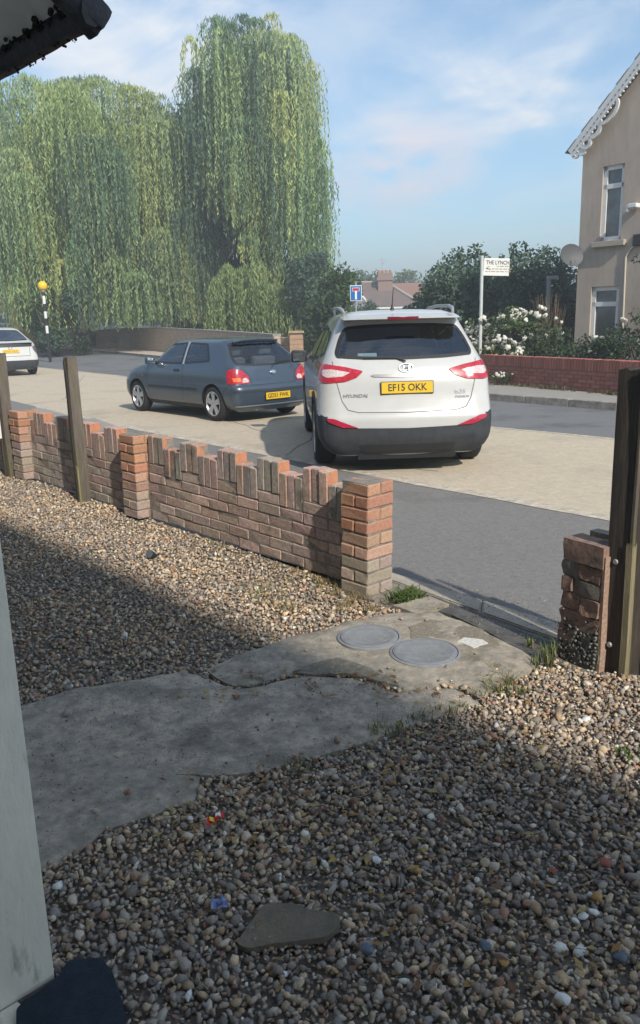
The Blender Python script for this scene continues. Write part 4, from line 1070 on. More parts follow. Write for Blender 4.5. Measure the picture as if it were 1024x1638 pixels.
def plate(parent, text, x, y, z, w, h_, tilt, yaw=0, ts=.078):
    M = Matrix.Translation((x, y, z)) @ Matrix.Rotation(yaw, 4, 'Z') @ Matrix.Rotation(R(90)-tilt, 4, 'X')
    b = MB(); b.box((0, 0, 0), (w, h_, .008), bev=.002); me = b.mesh('number_plate'); me.transform(M); pl = link('number_plate', me, parent, M_plate)
    text_mesh('lettering', text, ts, M_ptext, pl, M @ Matrix.Translation((0, -.002, .0052)), .0006, .92)
    b = MB(); b.box((0, 0, -.005), (w+.014, h_+.014, .006)); me = b.mesh('plate_surround'); me.transform(M); link('plate_surround', me, pl, M_black)
    return pl
def mirror(parent, x, y, z, side, paint, s=1.0, glassm=None):
    b = MB(); b.box((0, 0, 0), (.2*s, .11*s, .15*s), bev=.035*s)
    for v in b.bm.verts: v.co.z *= 1-.25*(v.co.x/.1/s)*side*-1*.3; v.co.y += .02*abs(v.co.x)
    me = b.mesh('mirror', 50); o = link('door_mirror', me, parent, paint); o.location = (x, y, z)
    b = MB(); b.box((0, -.055*s, 0), (.165*s, .008, .115*s), bev=.02*s); b.build('mirror_glass', M_chrome if glassm is None else glassm, o, smooth=50)
    b = MB(); b.tube([(-side*.07*s, 0, -.03), (-side*.17*s, .03, -.05)], .022, 8); b.build('stalk', M_black, o, smooth=50)
    return o

# ---- white SUV parked tail towards the gate
CS = P(750, 745); p_r = P(770, 742); 
suv = empty('white_suv', (.93, 8.19, -.010), R(3.0), label='white SUV parked on the pale concrete bay with its tail towards the gateway', cat='car')
M_wp = paint_mat('white_car_paint', (.50, .505, .50), dirt=.05)
# z: w, yr, yf, crx, cry, cfx, cfy, bowr, bowf, sb
KS = {.19: (.72, .10, 4.25, .20, .12, .3, .25, .05, .1, .02), .26: (.84, .05, 4.32, .24, .16, .4, .32, .06, .12, .02), .40: (.900, .0, 4.40, .27, .20, .5, .4, .07, .15, .018),
      .55: (.91, -.005, 4.41, .28, .22, .5, .45, .075, .16, .018), .66: (.912, .03, 4.41, .28, .24, .5, .5, .08, .16, .018), .80: (.912, .065, 4.36, .27, .26, .5, .5, .09, .18, .02),
      .93: (.908, .09, 4.2, .26, .27, .5, .5, .09, .2, .022), 1.04: (.885, .13, 3.75, .25, .27, .45, .4, .09, .2, .025), 1.11: (.855, .17, 3.3, .24, .26, .4, .35, .09, .2, .03),
      1.2: (.815, .235, 3.02, .22, .24, .36, .3, .09, .15, .035), 1.35: (.745, .36, 2.72, .20, .22, .33, .28, .09, .12, .04), 1.47: (.69, .46, 2.47, .19, .2, .3, .25, .09, .1, .045),
      1.55: (.645, .50, 2.28, .19, .2, .3, .25, .08, .1, .05), 1.60: (.585, .55, 2.08, .2, .2, .3, .25, .08, .1, .05), 1.625: (.5, .63, 1.9, .2, .2, .3, .25, .08, .1, .05)}
body, bv = car_shell('body', KS, .19, 1.625, .022, [(.85, .345, .40, .55), (3.49, .345, .40, .55)], M_wp, suv, .022)
rw = [(-.69, 1.17), (-.40, 1.15), (0, 1.143), (.40, 1.15), (.69, 1.17), (.705, 1.22), (.655, 1.36), (.585, 1.475), (.35, 1.492), (0, 1.497), (-.35, 1.492), (-.585, 1.475), (-.655, 1.36), (-.705, 1.22)]
w = window(body, bv, 'rear', rw, suv, GLD, .03, 'rear_window')
for sd, nm in (('left', 'l'), ('right', 'r')):
    window(body, bv, sd, [(2.35, 1.10), (2.45, 1.44), (1.55, 1.47), (1.55, 1.10)][::-1] if 0 else [(1.62, 1.09), (2.72, 1.07), (2.40, 1.43), (1.62, 1.48)], suv, GL, .035, 'side_window')
    window(body, bv, sd, [(.98, 1.14), (1.54, 1.10), (1.54, 1.48), (1.1, 1.46)], suv, GLD, .035, 'side_window')
    patch('pillar_trim', bv, sd, [(1.52, 1.07), (1.64, 1.07), (1.64, 1.49), (1.52, 1.49)], M_black, suv, .004)
    window(body, bv, sd, [(.55, 1.2), (.86, 1.15), (.98, 1.44), (.78, 1.42)], suv, GLD, .03, 'quarter_window')
    # cladding along sill and arches
    arc = []
    for yc in (.85, 3.49):
        arc = [(yc+.455*math.cos(t), .345+.455*math.sin(t)) for t in np.linspace(0, math.pi, 18)]+[(yc+.395*math.cos(t), .345+.395*math.sin(t)) for t in np.linspace(math.pi, 0, 18)]
        arc = [(a, max(.2, b)) for a, b in arc]
        patch('arch_trim', bv, sd, arc, M_clad, suv, .008, .04, .02)
    patch('sill_trim', bv, sd, [(1.28, .2), (3.05, .2), (3.05, .36), (1.28, .36)], M_clad, suv, .006, .06, .02)
    line_patch('door_gap', bv, sd, [(2.62, .38), (2.66, .7), (2.64, 1.06)], .008, M_seam, suv)
    line_patch('door_gap', bv, sd, [(1.56, .38), (1.56, 1.08)], .008, M_seam, suv)
    patch('rear_side_cladding', bv, sd, [(.085, .205), (.46, .205), (.45, .36), (.40, .55), (.30, .61), (.085, .60)], M_clad, suv, .006, .04, .02)
# front screen
window(body, bv, 'front', [(-.66, 1.13), (.66, 1.13), (.56, 1.5), (-.56, 1.5)], suv, GL, .03, 'windscreen')
# tail lamps wrap the corner
for s in (-1, 1):
    lamp = patch('tail_lamp', bv, 'rear', round_poly([(s*.43, 1.040), (s*.50, 0.980), (s*.62, 0.940), (s*.80, 0.930), (s*.865, 0.945), (s*.868, 1.035), (s*.855, 1.120), (s*.78, 1.110), (s*.60, 1.080)], .02, 3), M_red, suv, .010, .025, .02)
    patch('clear_insert', bv, 'rear', round_poly([(s*.56, 1.027), (s*.64, 0.990), (s*.80, 0.980), (s*.84, 1.010), (s*.83, 1.055), (s*.74, 1.060)], .02, 3), M_clear, lamp, .014, .025, .006)
    patch('side_lens', bv, 'left' if s < 0 else 'right', round_poly([(.19, 0.945), (.36, 0.975), (.44, 1.055), (.46, 1.100), (.40, 1.115), (.32, 1.10), (.25, 1.03)], .02, 3), M_red, lamp, .009, .03, .012)
    patch('low_reflector', bv, 'rear', round_poly([(s*.50, 0.490), (s*.66, 0.495), (s*.80, 0.555), (s*.81, 0.585), (s*.74, 0.580), (s*.62, 0.535)], .012, 2), M_redlo, suv, .02, .025, .01)
# dark bumper skirt with the upswept ends
patch('bumper_cladding', bv, 'rear', [(-.70, .205), (.70, .205), (.84, .26), (.868, .42), (.868, .62), (.80, .585), (.66, .515), (.50, .485), (0, .475), (-.50, .485), (-.66, .515), (-.80, .585), (-.868, .62), (-.868, .42), (-.84, .26)], M_clad, suv, .007, .04, .02)
patch('bumper_insert', bv, 'rear', round_poly([(-.45, .235), (.45, .235), (.5, .31), (-.5, .31)], .02, 2), M_black, suv, .012, .05, .01)
# tailgate seams, handle recess, badge, lettering
line_patch('tailgate_gap', bv, 'rear', [(-.735, 1.14), (-.70, .92), (-.655, .75), (-.60, .665), (-.50, .64), (0, .63), (.50, .64), (.60, .665), (.655, .75), (.70, .92), (.735, 1.14)], .009, mat('tailgate_seam', (.16, .16, .16), .8, 0), suv, .002)
line_patch('bumper_crease', bv, 'rear', [(-.86, 0.655), (-.5, 0.625), (0, 0.615), (.5, 0.625), (.86, 0.655)], .005, mat('crease', (.5, .5, .49), .6, 0), suv, .002)
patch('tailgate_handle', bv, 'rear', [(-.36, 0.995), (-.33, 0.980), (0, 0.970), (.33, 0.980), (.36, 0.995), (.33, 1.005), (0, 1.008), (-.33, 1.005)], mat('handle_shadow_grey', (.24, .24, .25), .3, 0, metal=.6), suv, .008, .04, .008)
h, n_ = proj(bv, 'rear', 0, 1.06)
tl = math.atan2(.09, .25)
Mb = Matrix.Translation(h+n_*.012) @ Matrix.Rotation(R(90)-.35, 4, 'X')
b = MB(); b.lathe([(.062, -.004), (.068, .004), (.074, .004), (.078, -.004)], seg=36, close=True); me = b.mesh('badge', 50); me.transform(Mb @ Matrix.Diagonal((1, .62, 1, 1)))
bd = link('badge', me, suv, M_chrome)
hb = MB()
hb.tube([(-.034, -.026, 0), (-.022, .02, .002), (-.016, .024, .002)], .0065, 6); hb.tube([(.016, -.024, 0), (.022, -.02, .002), (.034, .026, .002)], .0065, 6); hb.tube([(-.026, -.004, .001), (.0, .004, .003), (.026, .006, .001)], .0065, 6)
me = hb.mesh('badge_letter', 50); me.transform(Mb); link('badge_letter', me, bd, M_chrome)
h, n_ = proj(bv, 'rear', 0, .875)
plate(suv, 'EF15 OKK', .0, h.y-.014, .875, .52, .112, .14, 0, .098)
for txt, x, z, sz_, mtt in (('HYUNDAI', -.52, .80, .048, M_gtext), ('ix35', .545, .815, .06, M_gtext), ('PREMIUM', .565, .765, .032, M_gtext)):
    h, n_ = proj(bv, 'rear', x, z); yaw = math.atan2(-n_.x, -n_.y)*-1
    text_mesh('lettering', txt, sz_, mtt, suv, Matrix.Translation(h+n_*.005) @ Matrix.Rotation(math.atan2(n_.x, -n_.y), 4, 'Z') @ Matrix.Rotation(R(90)-.2, 4, 'X'), .001, 1.15)
# roof spoiler with brake lamp, rails, aerial, wiper
sp = MB(); o_ = [(-.62, .56), (-.60, .37), (-.45, .335), (0, .32), (.45, .335), (.60, .37), (.62, .56)]
V, F = [], []
n = len(o_)
for zt in (0, 1):
    for (x, y) in o_:
        back = (.58-y)/.26
        V.append((x, y, (1.535+.012*back if zt == 0 else 1.607-.035*max(0, back)-.04*(abs(x)/.62)**4)))
V += [(x*.97, .68, 1.619-.03*(abs(x)/.62)**3) for x, y in o_]
F = [tuple(range(n))[::-1]]+[(i, i+1, n+i+1, n+i) for i in range(n-1)]+[(n+i, n+i+1, 2*n+i+1, 2*n+i) for i in range(n-1)]
pymesh('roof_spoiler', V, F, M_wp, suv, smooth=True, angle=30)
b = MB(); b.box((0, .335, 1.552), (.32, .03, .034), bev=.008); b.build('brake_lamp', mat('dark_red_lens', (.16, .01, .02), .2, .2, 40, coat=.5), suv, smooth=50)
for s in (-1, 1):
    b = MB(); b.tube([(s*.575, .62, 1.60), (s*.585, .70, 1.645), (s*.60, .95, 1.668), (s*.60, 1.6, 1.675), (s*.575, 2.0, 1.655), (s*.56, 2.1, 1.61)], [.014, .02, .019, .019, .019, .012], 8)
    b.build('roof_rail', M_metal, suv, smooth=60)
b = MB(); b.lathe([(.03, 0), (.02, .02), (.009, .05), (.007, .06)], (-.02, .95, 1.635), 'Z', 10); b.tube([(-.02, .95, 1.68), (-.02, .86, 1.86)], [.006, .003], 6); b.build('aerial', M_black, suv, smooth=50)
h, n_ = proj(bv, 'rear', 0, 1.13)
b = MB(); b.tube([h+Vector((0, -.03, 0)), Vector((-.1, .20, 1.16)), Vector((-.42, .215, 1.165))], .008, 6); b.build('rear_wiper', M_black, suv)
b = MB(); b.box((0, .46, 1.09), (1.2, .5, .02)); b.build('parcel_shelf', M_seat, suv)
b = MB(); b.box((-.36, .46, 1.16), (.2, .1, .09), bev=.01); b.build('parcel', M_pale, suv)
for x in (-.4, .4): seat(suv, x, 2.25)
for x in (-.42, 0, .42): 
    seat(suv, x, 1.35, w=.42)
b = MB(); b.box((0, 2.95, .9), (1.4, .5, .22), bev=.06); b.build('dashboard', M_seat, suv, smooth=50)
b = MB(); b.box((0, 2.0, .3), (1.6, 3.4, .12)); b.box((0, 1.2, .22), (1.0, 2.2, .14)); b.build('underbody', M_under, suv)
b = MB(); b.tube([(.42, .12, .215), (.42, .6, .23)], .028, 12); b.build('exhaust', M_metal, suv, smooth=50)
for sx in (-1, 1):
    wheel(suv, sx*.80, .85, .345, .225, sx, 5, .68, True); wheel(suv, sx*.80, 3.49, .345, .225, sx, 5, .68, True)
mirror(suv, -.985, 2.98, 1.08, -1, M_black, 1.05, mat('mirror_face', (.35, .37, .38), .1, 0, metal=.9)); mirror(suv, .985, 2.98, 1.08, 1, M_wp, 1.05)

suv.scale = (1.02, 1.02, 1.02)
# ---- blue-grey hatchback further along the bay
fr_, ff_ = P(350, 672), P(222, 655)
fd = (ff_-fr_).normalized(); fth = math.atan2(-fd.x, fd.y)
M_bp = paint_mat('blue_grey_metallic', (.06, .088, .125), metal=.4, rough=.34, dirt=.08)
fo = fr_+Vector((math.cos(fth), math.sin(fth)))*.70-fd*.69
hat = empty('blue_hatchback', (fo.x, fo.y, -.010), fth, label='blue-grey three-door hatchback parked along the bay beyond the white SUV', cat='car')
KF = {.17: (.66, .10, 3.62, .18, .12, .3, .22, .06, .1, .02), .25: (.76, .03, 3.74, .22, .14, .4, .3, .08, .14, .02), .38: (.805, -.01, 3.81, .26, .18, .45, .36, .09, .16, .02),
      .50: (.815, -.015, 3.82, .27, .19, .45, .4, .09, .17, .02), .565: (.815, .0, 3.81, .27, .2, .45, .4, .09, .18, .02), .60: (.813, .045, 3.79, .27, .2, .45, .42, .09, .18, .022), .72: (.808, .07, 3.68, .27, .22, .45, .42, .09, .2, .024),
      .82: (.79, .095, 3.35, .26, .23, .42, .36, .09, .2, .026), .89: (.765, .125, 2.98, .25, .24, .38, .32, .09, .18, .028), .96: (.725, .18, 2.74, .24, .24, .35, .3, .09, .15, .03),
      1.08: (.655, .32, 2.55, .22, .22, .3, .26, .08, .12, .035), 1.2: (.58, .47, 2.36, .2, .2, .28, .24, .07, .1, .04), 1.27: (.52, .56, 2.22, .2, .2, .28, .24, .06, .1, .04), 1.305: (.43, .66, 2.05, .2, .2, .28, .24, .05, .1, .04)}
body, bv = car_shell('body', KF, .17, 1.305, .02, [(.69, .285, .325, .5), (3.136, .285, .325, .5)], M_bp, hat, .018)
window(body, bv, 'rear', [(-.655, .915), (-.3, .885), (0, .88), (.3, .885), (.655, .915), (.63, 1.03), (.50, 1.245), (.25, 1.265), (0, 1.27), (-.25, 1.265), (-.50, 1.245), (-.63, 1.03)], hat, GL, .028, 'rear_window')
window(body, bv, 'front', [(-.62, .97), (.62, .97), (.48, 1.24), (-.48, 1.24)], hat, GL, .028, 'windscreen')
for sd in ('left', 'right'):
    window(body, bv, sd, [(1.62, .90), (2.74, .895), (2.30, 1.225), (1.70, 1.255)], hat, GL, .028, 'door_window')
    window(body, bv, sd, [(.82, .955), (1.54, .905), (1.62, 1.255), (1.08, 1.24)], hat, GL, .028, 'quarter_window')
    patch('pillar_strip', bv, sd, [(1.555, .90), (1.59, .90), (1.68, 1.26), (1.645, 1.26)], mat('bright_trim', (.5, .53, .56), .3, 0, metal=.6), hat, .007, .03, .006)
    line_patch('door_gap', bv, sd, [(1.60, .30), (1.535, .60), (1.57, .92)], .008, M_seam, hat); line_patch('door_gap', bv, sd, [(2.68, .30), (2.74, .6), (2.72, .90)], .008, M_seam, hat)
    line_patch('rubbing_strip', bv, sd, [(1.12, .50), (2.7, .50)], .04, M_clad, hat, .006)
    line_patch('bumper_gap', bv, sd, [(.22, .60), (.36, .50), (.42, .30)], .007, M_seam, hat)
    patch('door_handle', bv, sd, round_poly([(1.66, .78), (1.82, .78), (1.82, .815), (1.66, .815)], .012, 2), M_black, hat, .012, .03, .01)
    patch('sill_trim', bv, sd, [(1.05, .18), (2.78, .18), (2.78, .25), (1.05, .25)], M_clad, hat, .004, .06, .02)
    patch('side_repeater', bv, sd, round_poly([(2.86, .66), (2.92, .66), (2.92, .69), (2.86, .69)], .01, 2), M_amber, hat, .006, .03, .004)
for s in (-1, 1):
    lamp = patch('tail_lamp', bv, 'rear', round_poly([(s*.47, .66), (s*.50, .615), (s*.765, .615), (s*.77, .72), (s*.755, .835), (s*.70, .85), (s*.58, .82), (s*.50, .74)], .02, 3), M_red, hat, .010, .025, .02)
    patch('clear_insert', bv, 'rear', round_poly([(s*.49, .66), (s*.51, .635), (s*.62, .635), (s*.60, .70), (s*.53, .71)], .012, 2), M_clear, lamp, .013, .02, .004)
    patch('amber_insert', bv, 'rear', round_poly([(s*.62, .655), (s*.74, .65), (s*.75, .71), (s*.64, .715)], .012, 2), M_amber, lamp, .013, .02, .004)
    patch('side_lens', bv, 'left' if s < 0 else 'right', round_poly([(.15, .615), (.25, .62), (.28, .72), (.29, .82), (.19, .835)], .02, 3), M_red, lamp, .009, .03, .01)
line_patch('tailgate_gap', bv, 'rear', [(-.70, .88), (-.60, .84), (-.49, .78), (-.455, .66), (-.44, .59), (.44, .59), (.455, .66), (.49, .78), (.60, .84), (.70, .88)], .008, M_seam, hat)
line_patch('bumper_strip', bv, 'rear', [(-.78, .50), (0, .50), (.78, .50)], .035, M_clad, hat, .008)
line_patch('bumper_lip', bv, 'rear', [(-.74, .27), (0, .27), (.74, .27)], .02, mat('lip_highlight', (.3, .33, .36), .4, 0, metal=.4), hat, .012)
h, n_ = proj(bv, 'rear', .0, .40); plate(hat, 'GD51 FWK', 0, h.y-.018, .405, .50, .108, .0, 0, .095)
h, n_ = proj(bv, 'rear', 0, .77)
b = MB(); b.lathe([(.0005, .004), (.045, .004), (.052, 0), (.0005, -.004)], seg=28); me = b.mesh('badge', 50); me.transform(Matrix.Translation(h+n_*.008) @ Matrix.Rotation(R(90)-.2, 4, 'X') @ Matrix.Diagonal((1.25, .68, 1, 1))); link('badge', me, hat, M_chrome)
b = MB(); b.tube([(0, .085, .86), (.03, .10, .90), (.22, .13, .925), (.42, .16, .935)], .007, 6); b.build('rear_wiper', M_black, hat)
# lip of a small roof spoiler
b = MB(); b.tube([(-.46, .53, 1.26), (-.3, .50, 1.283), (0, .49, 1.292), (.3, .50, 1.283), (.46, .53, 1.26)], .018, 8); b.build('roof_lip', M_bp, hat, smooth=60)
for x in (-.34, .34): seat(hat, x, 1.85, w=.46)
for x in (-.32, .32): seat(hat, x, 1.05, w=.5)
b = MB(); b.box((0, 2.45, .78), (1.2, .4, .2), bev=.05); b.build('dashboard', M_seat, hat, smooth=50)
b = MB(); b.box((0, 1.9, .27), (1.4, 3.0, .12)); b.build('underbody', M_under, hat)
b = MB(); b.tube([(-.35, .1, .2), (-.35, .5, .2)], .024, 10); b.build('exhaust', M_metal, hat, smooth=50)
for sx in (-1, 1):
    wheel(hat, sx*.71, .69, .285, .185, sx, 5, .70); wheel(hat, sx*.71, 3.136, .285, .185, sx, 5, .70)
mirror(hat, -.86, 2.50, .95, -1, M_bp, .85, mat('bright_mirror_face', (.8, .82, .84), .08, 0, metal=1)); mirror(hat, .86, 2.50, .95, 1, M_bp, .85)
b = MB(); 

# ---- white crossover at the far left
wo_ = P(50, 598)
M_wp2 = paint_mat('white_crossover_paint', (.56, .56, .55), dirt=.05)
cth = R(34)
cx = empty('white_crossover', (0, 0, -.010), cth, label='white crossover with a black lower bumper at the far left edge', cat='car')
# its right rear wheel stands at the measured spot
off = Matrix.Rotation(cth, 3, 'Z') @ Vector((.74, .75, 0)); cx.location = (wo_.x-off.x, wo_.y-off.y, -.010)
KC = {.20: (.72, .10, 4.15, .2, .12, .3, .25, .06, .1, .02), .30: (.86, .03, 4.25, .24, .16, .4, .32, .08, .12, .02), .45: (.895, .0, 4.3, .28, .2, .5, .4, .09, .15, .02), .62: (.90, .02, 4.32, .28, .24, .5, .45, .1, .16, .02),
      .82: (.895, .07, 4.25, .28, .3, .5, .5, .12, .18, .022), .96: (.87, .10, 3.9, .28, .32, .45, .4, .12, .2, .025), 1.06: (.84, .15, 3.3, .27, .32, .4, .35, .12, .2, .03), 1.13: (.80, .32, 3.05, .25, .3, .36, .3, .12, .15, .035),
      1.25: (.74, .60, 2.8, .24, .28, .33, .28, .12, .12, .04), 1.40: (.66, .92, 2.5, .22, .25, .3, .25, .1, .1, .045), 1.50: (.58, 1.15, 2.2, .2, .22, .3, .25, .08, .1, .05), 1.54: (.48, 1.3, 2.0, .2, .2, .3, .25, .08, .1, .05)}
body, bv = car_shell('body', KC, .20, 1.54, .025, [(.75, .33, .39, .5), (3.4, .33, .39, .5)], M_wp2, cx, .02)
window(body, bv, 'rear', [(-.66, 1.13), (0, 1.115), (.66, 1.13), (.60, 1.30), (.50, 1.455), (0, 1.475), (-.50, 1.455), (-.60, 1.30)], cx, GLD, .03, 'rear_window')
for sd in ('left', 'right'):
    window(body, bv, sd, [(1.15, 1.12), (2.8, 1.08), (2.3, 1.42), (1.45, 1.44)], cx, GLD, .03, 'side_window')
    patch('rear_side_cladding', bv, sd, [(.10, .23), (.42, .23), (.40, .48), (.2, .53), (.10, .49)], M_clad, cx, .006, .05, .02)
patch('bumper_cladding', bv, 'rear', [(-.86, .21), (.86, .21), (.885, .42), (.8, .5), (-.8, .5), (-.885, .42)], M_clad, cx, .007, .05, .02)
sp_ = MB(); sp_.box((0, .17, 1.075), (1.36, .14, .035), bev=.012); sp_.build('tail_spoiler', mat('grey_spoiler', (.42, .45, .5), .4, .05, 4), cx, smooth=40)
patch('lower_glass', bv, 'rear', [(-.7, .93), (.7, .93), (.74, 1.05), (-.74, 1.05)], M_black, cx, .006, .05, .01)
for s in (-1, 1):
    patch('tail_lamp', bv, 'rear', round_poly([(s*.70, .93), (s*.74, .80), (s*.86, .64), (s*.885, .68), (s*.87, .86), (s*.82, .95)], .02, 2), mat('smoked_lens', (.12, .1, .11), .15, .1, 20, coat=.8), cx, .010, .03, .02)
    lt = patch('light_strip', bv, 'rear', [(s*.68, 1.0), (s*.72, .97), (s*.82, .97), (s*.82, 1.0)], M_clear, cx, .012, .03, .01)
h, n_ = proj(bv, 'rear', 0, .78); plq = plate(cx, '', -.0, h.y-.014, .80, .52, .112, .14) if 0 else None
M = Matrix.Translation((0, h.y-.016, .80)) @ Matrix.Rotation(R(90)-.14, 4, 'X')
b = MB(); b.box((0, 0, 0), (.52, .112, .008), bev=.002); me = b.mesh('number_plate'); me.transform(M); plq = link('number_plate', me, cx, M_plate)
b = MB()
brm = mat('brown_blur', (.42, .25, .03), .5, 0)
for k, x in enumerate((-.2, -.145, -.09, -.035, .055, .11, .165)):
    b = MB(); b.box((x, 0, .0055), (.03, .062, .002)); me = b.mesh('blurred_character'); me.transform(M); link('blurred_character', me, plq, brm)
b = MB(); b.lathe([(.04, -.004), (.05, .004), (.056, .004), (.06, -.004)], seg=24, close=True); me = b.mesh('badge', 50); h, n_ = proj(bv, 'rear', 0, .90); me.transform(Matrix.Translation(h+n_*.01) @ Matrix.Rotation(R(90)-.2, 4, 'X')); link('badge', me, cx, M_alloydk)
line_patch('tailgate_gap', bv, 'rear', [(-.62, .93), (-.6, .64), (.6, .64), (.62, .93)], .012, M_seam, cx)
b = MB(); b.box((0, 2.0, .32), (1.6, 3.2, .14)); b.build('underbody', M_under, cx)
for x in (-.4, .4): seat(cx, x, 2.1)
for sx in (-1, 1):
    wheel(cx, sx*.79, .75, .33, .22, sx, 5, .68); wheel(cx, sx*.79, 3.4, .33, .22, sx, 5, .68)
# ------------------------------------------------------------------ low red wall and the house across the road
def HIT(px, py, n2, D):                       # where the sight line meets the upright plane n2.(x,y)=D
    d = ray(px, py); t = D/(n2.x*d.x+n2.y*d.y); return Vector((0, 0, EYE))+d*t
ZF = .105
rA, rB = G(778, 612, ZF), G(1010, 633, ZF)
rA, rB = Vector((rA.x, rA.y)), Vector((rB.x, rB.y)); rd = (rB-rA).normalized(); RL = (rB-rA).length
rs = rA-rd*.2
rw_ = empty('red_garden_wall', (rs.x, rs.y, ZF), math.atan2(rd.y, rd.x), label='low red brick garden wall with upright coping bricks across the road', cat='wall')
RST = [brick_mesh('brick', .215, .1025, .065, .0015, 70+i, [M_rbrick], bev=0) for i in range(2)]
RSO = [brick_mesh('brick', .065, .215, .215, .002, 80+i, [M_rbrick], bev=0) for i in range(2)]
NL = RL+2.0
RED = (.34, .13, .10)
for c in range(5):
    s = -.11 if c % 2 else 0
    while s < NL:
        o = link('brick', random.choice(RST), rw_); o.location = (s+.1075, .05, .04+c*.075); o.color = (*jc(RED, .2, .06), 1); s += .225
s = 0
while s < NL:
    o = link('brick', random.choice(RSO), rw_); o.location = (s, .1, .04+5*.075-.03+.11+random.uniform(-.004, .004)); o.color = (*jc((.36, .135, .10), .22, .06), 1); s += .0745
MB().box((NL/2, .06, .24), (NL, .085, .44)).build('mortar', M_rmortar, rw_)

# house: its gable end runs parallel to the road
C2 = Vector((6.62, 20.9)); HAZ = R(38); hb_ = Vector((math.sin(HAZ), -math.cos(HAZ))); hn = Vector((math.cos(HAZ), math.sin(HAZ)))   # along the gable towards us; away from the road
HD = hn.dot(C2)
EAVE = 5.45; GW = 7.0; PIT = math.tan(R(44))
hs = empty('gabled_house', (C2.x, C2.y, 0), math.atan2(hb_.y, hb_.x), label='brown pebbledashed house with a steep gable and white ornate bargeboards on the right', cat='house')
# local: x along the gable, y away from the road
def L2(px, py): q = HIT(px, py, hn, HD); return Vector(((Vector((q.x, q.y))-C2).dot(hb_), q.z))
def rect(px4):
    q = [L2(*p) for p in px4]; return (q[0].x+q[3].x)/2, (q[1].x+q[2].x)/2, (q[2].y+q[3].y)/2, (q[0].y+q[1].y)/2
W1 = rect([(966, 266), (1000, 261), (993, 382), (958, 388)]); W2 = rect([(946, 460), (991, 456), (985, 560), (941, 564)])
print('WIN', W1, W2)
out_ = [(0, 0), (GW, 0), (GW, EAVE), (GW/2, EAVE+GW/2*PIT), (0, EAVE)]
# gable wall with real openings: boolean free, tiled around the two windows
def wallpiece(pts):
    b_.plate([(x, 0, z) for x, z in pts], (0, 1, 0), .25)
b_ = MB()
x0, x1 = min(W1[0], W2[0]), max(W1[1], W2[1])
wallpiece([(0, 0), (x0, 0), (x0, EAVE+x0*PIT), (0, EAVE)])
wallpiece([(x1, 0), (GW, 0), (GW, EAVE), (GW/2, EAVE+GW/2*PIT), (x1, EAVE+x1*PIT)])
wallpiece([(x0, 0), (x1, 0), (x1, W2[2]), (x0, W2[2])]); wallpiece([(x0, W2[3]), (x1, W2[3]), (x1, W1[2]), (x0, W1[2])]); wallpiece([(x0, W1[3]), (x1, W1[3]), (x1, EAVE+x1*PIT), (x0, EAVE+x0*PIT)])
for W in (W1, W2):
    if W[0] > x0+.01: wallpiece([(x0, W[2]), (W[0], W[2]), (W[0], W[3]), (x0, W[3])])
    if W[1] < x1-.01: wallpiece([(W[1], W[2]), (x1, W[2]), (x1, W[3]), (W[1], W[3])])
b_.box((.125, 5.2, EAVE/2), (.25, 9.8, EAVE)); b_.box((GW-.125, 5.2, EAVE/2), (.25, 9.8, EAVE)); b_.box((GW/2, 10.1, EAVE/2), (GW, .25, EAVE))
b_.build('wall', M_render, hs)
for W, sz_ in ((W1, .24), (W2, .26)):
    fr = MB(); fw = .10; x0_, x1_, z0_, z1_ = W; zt = z1_-(z1_-z0_)*.27
    for (a, c_, w_, h_) in (((x0_+x1_)/2, z0_+fw/2, x1_-x0_, fw), ((x0_+x1_)/2, z1_-fw/2, x1_-x0_, fw), (x0_+fw/2, (z0_+z1_)/2, fw, z1_-z0_), (x1_-fw/2, (z0_+z1_)/2, fw, z1_-z0_), ((x0_+x1_)/2, zt, x1_-x0_, fw*1.1)):
        fr.box((a, .09, c_), (w_*.998, .07, h_), bev=.006)
    f = fr.build('window', M_whitepaint, hs)
    MB().box(((x0_+x1_)/2, .11, (z0_+zt)/2), (x1_-x0_-fw, .01, zt-z0_-fw)).build('pane', M_glasswin, f); MB().box(((x0_+x1_)/2, .112, (zt+z1_)/2), (x1_-x0_-fw, .01, z1_-zt-fw)).build('pane', M_glasswin, f)
    MB().box(((x0_+x1_)/2, -.04, z0_-.07), (x1_-x0_+.3, .14, .13), bev=.01).build('sill', mat('painted_sill', (.42, .36, .29), .85, .12, 6), f)
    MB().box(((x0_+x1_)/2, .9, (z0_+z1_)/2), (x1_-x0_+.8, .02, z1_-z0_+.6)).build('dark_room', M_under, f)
# roof planes with courses of slates near the verge
OV = .2
ang = math.atan(PIT)
rl = MB()
for s in (0, 1):
    for j in range(18):
        t0 = -.42+j*.33; 
        for k in range(14 if j < 12 else 0):
            pass
for s in (1, -1):
    c0 = Vector((0 if s > 0 else GW, 0, EAVE)); u = Vector((s*math.cos(ang), 0, math.sin(ang))); nrm = Vector((-s*math.sin(ang), 0, math.cos(ang)))
    a = c0-u*.26+nrm*.13; L_ = (GW/2)/math.cos(ang)+.26+.05
    rl.plate([a+Vector((0, -OV, 0)), a+u*L_+Vector((0, -OV, 0)), a+u*L_+Vector((0, 10.4, 0)), a+Vector((0, 10.4, 0))], nrm, .05)
roof = rl.build('roof', M_slate, hs)
rot_s = Matrix.Rotation(-ang, 3, 'Y')
smesh = MB().box((0, 0, 0), (.40, .24, .014)).mesh('slate'); smesh.materials.append(M_slate)
u = Vector((math.cos(ang), 0, math.sin(ang))); nrm = Vector((-math.sin(ang), 0, math.cos(ang)))
for j in range(17):
    for k in range(3):
        o = link('slate', smesh, roof); p = Vector((0, -OV+.11+k*.245+(.12 if j % 2 else 0), EAVE))-u*(.14-j*.3)+nrm*.19; o.location = p; o.rotation_euler = (0, -ang+.02, 0)
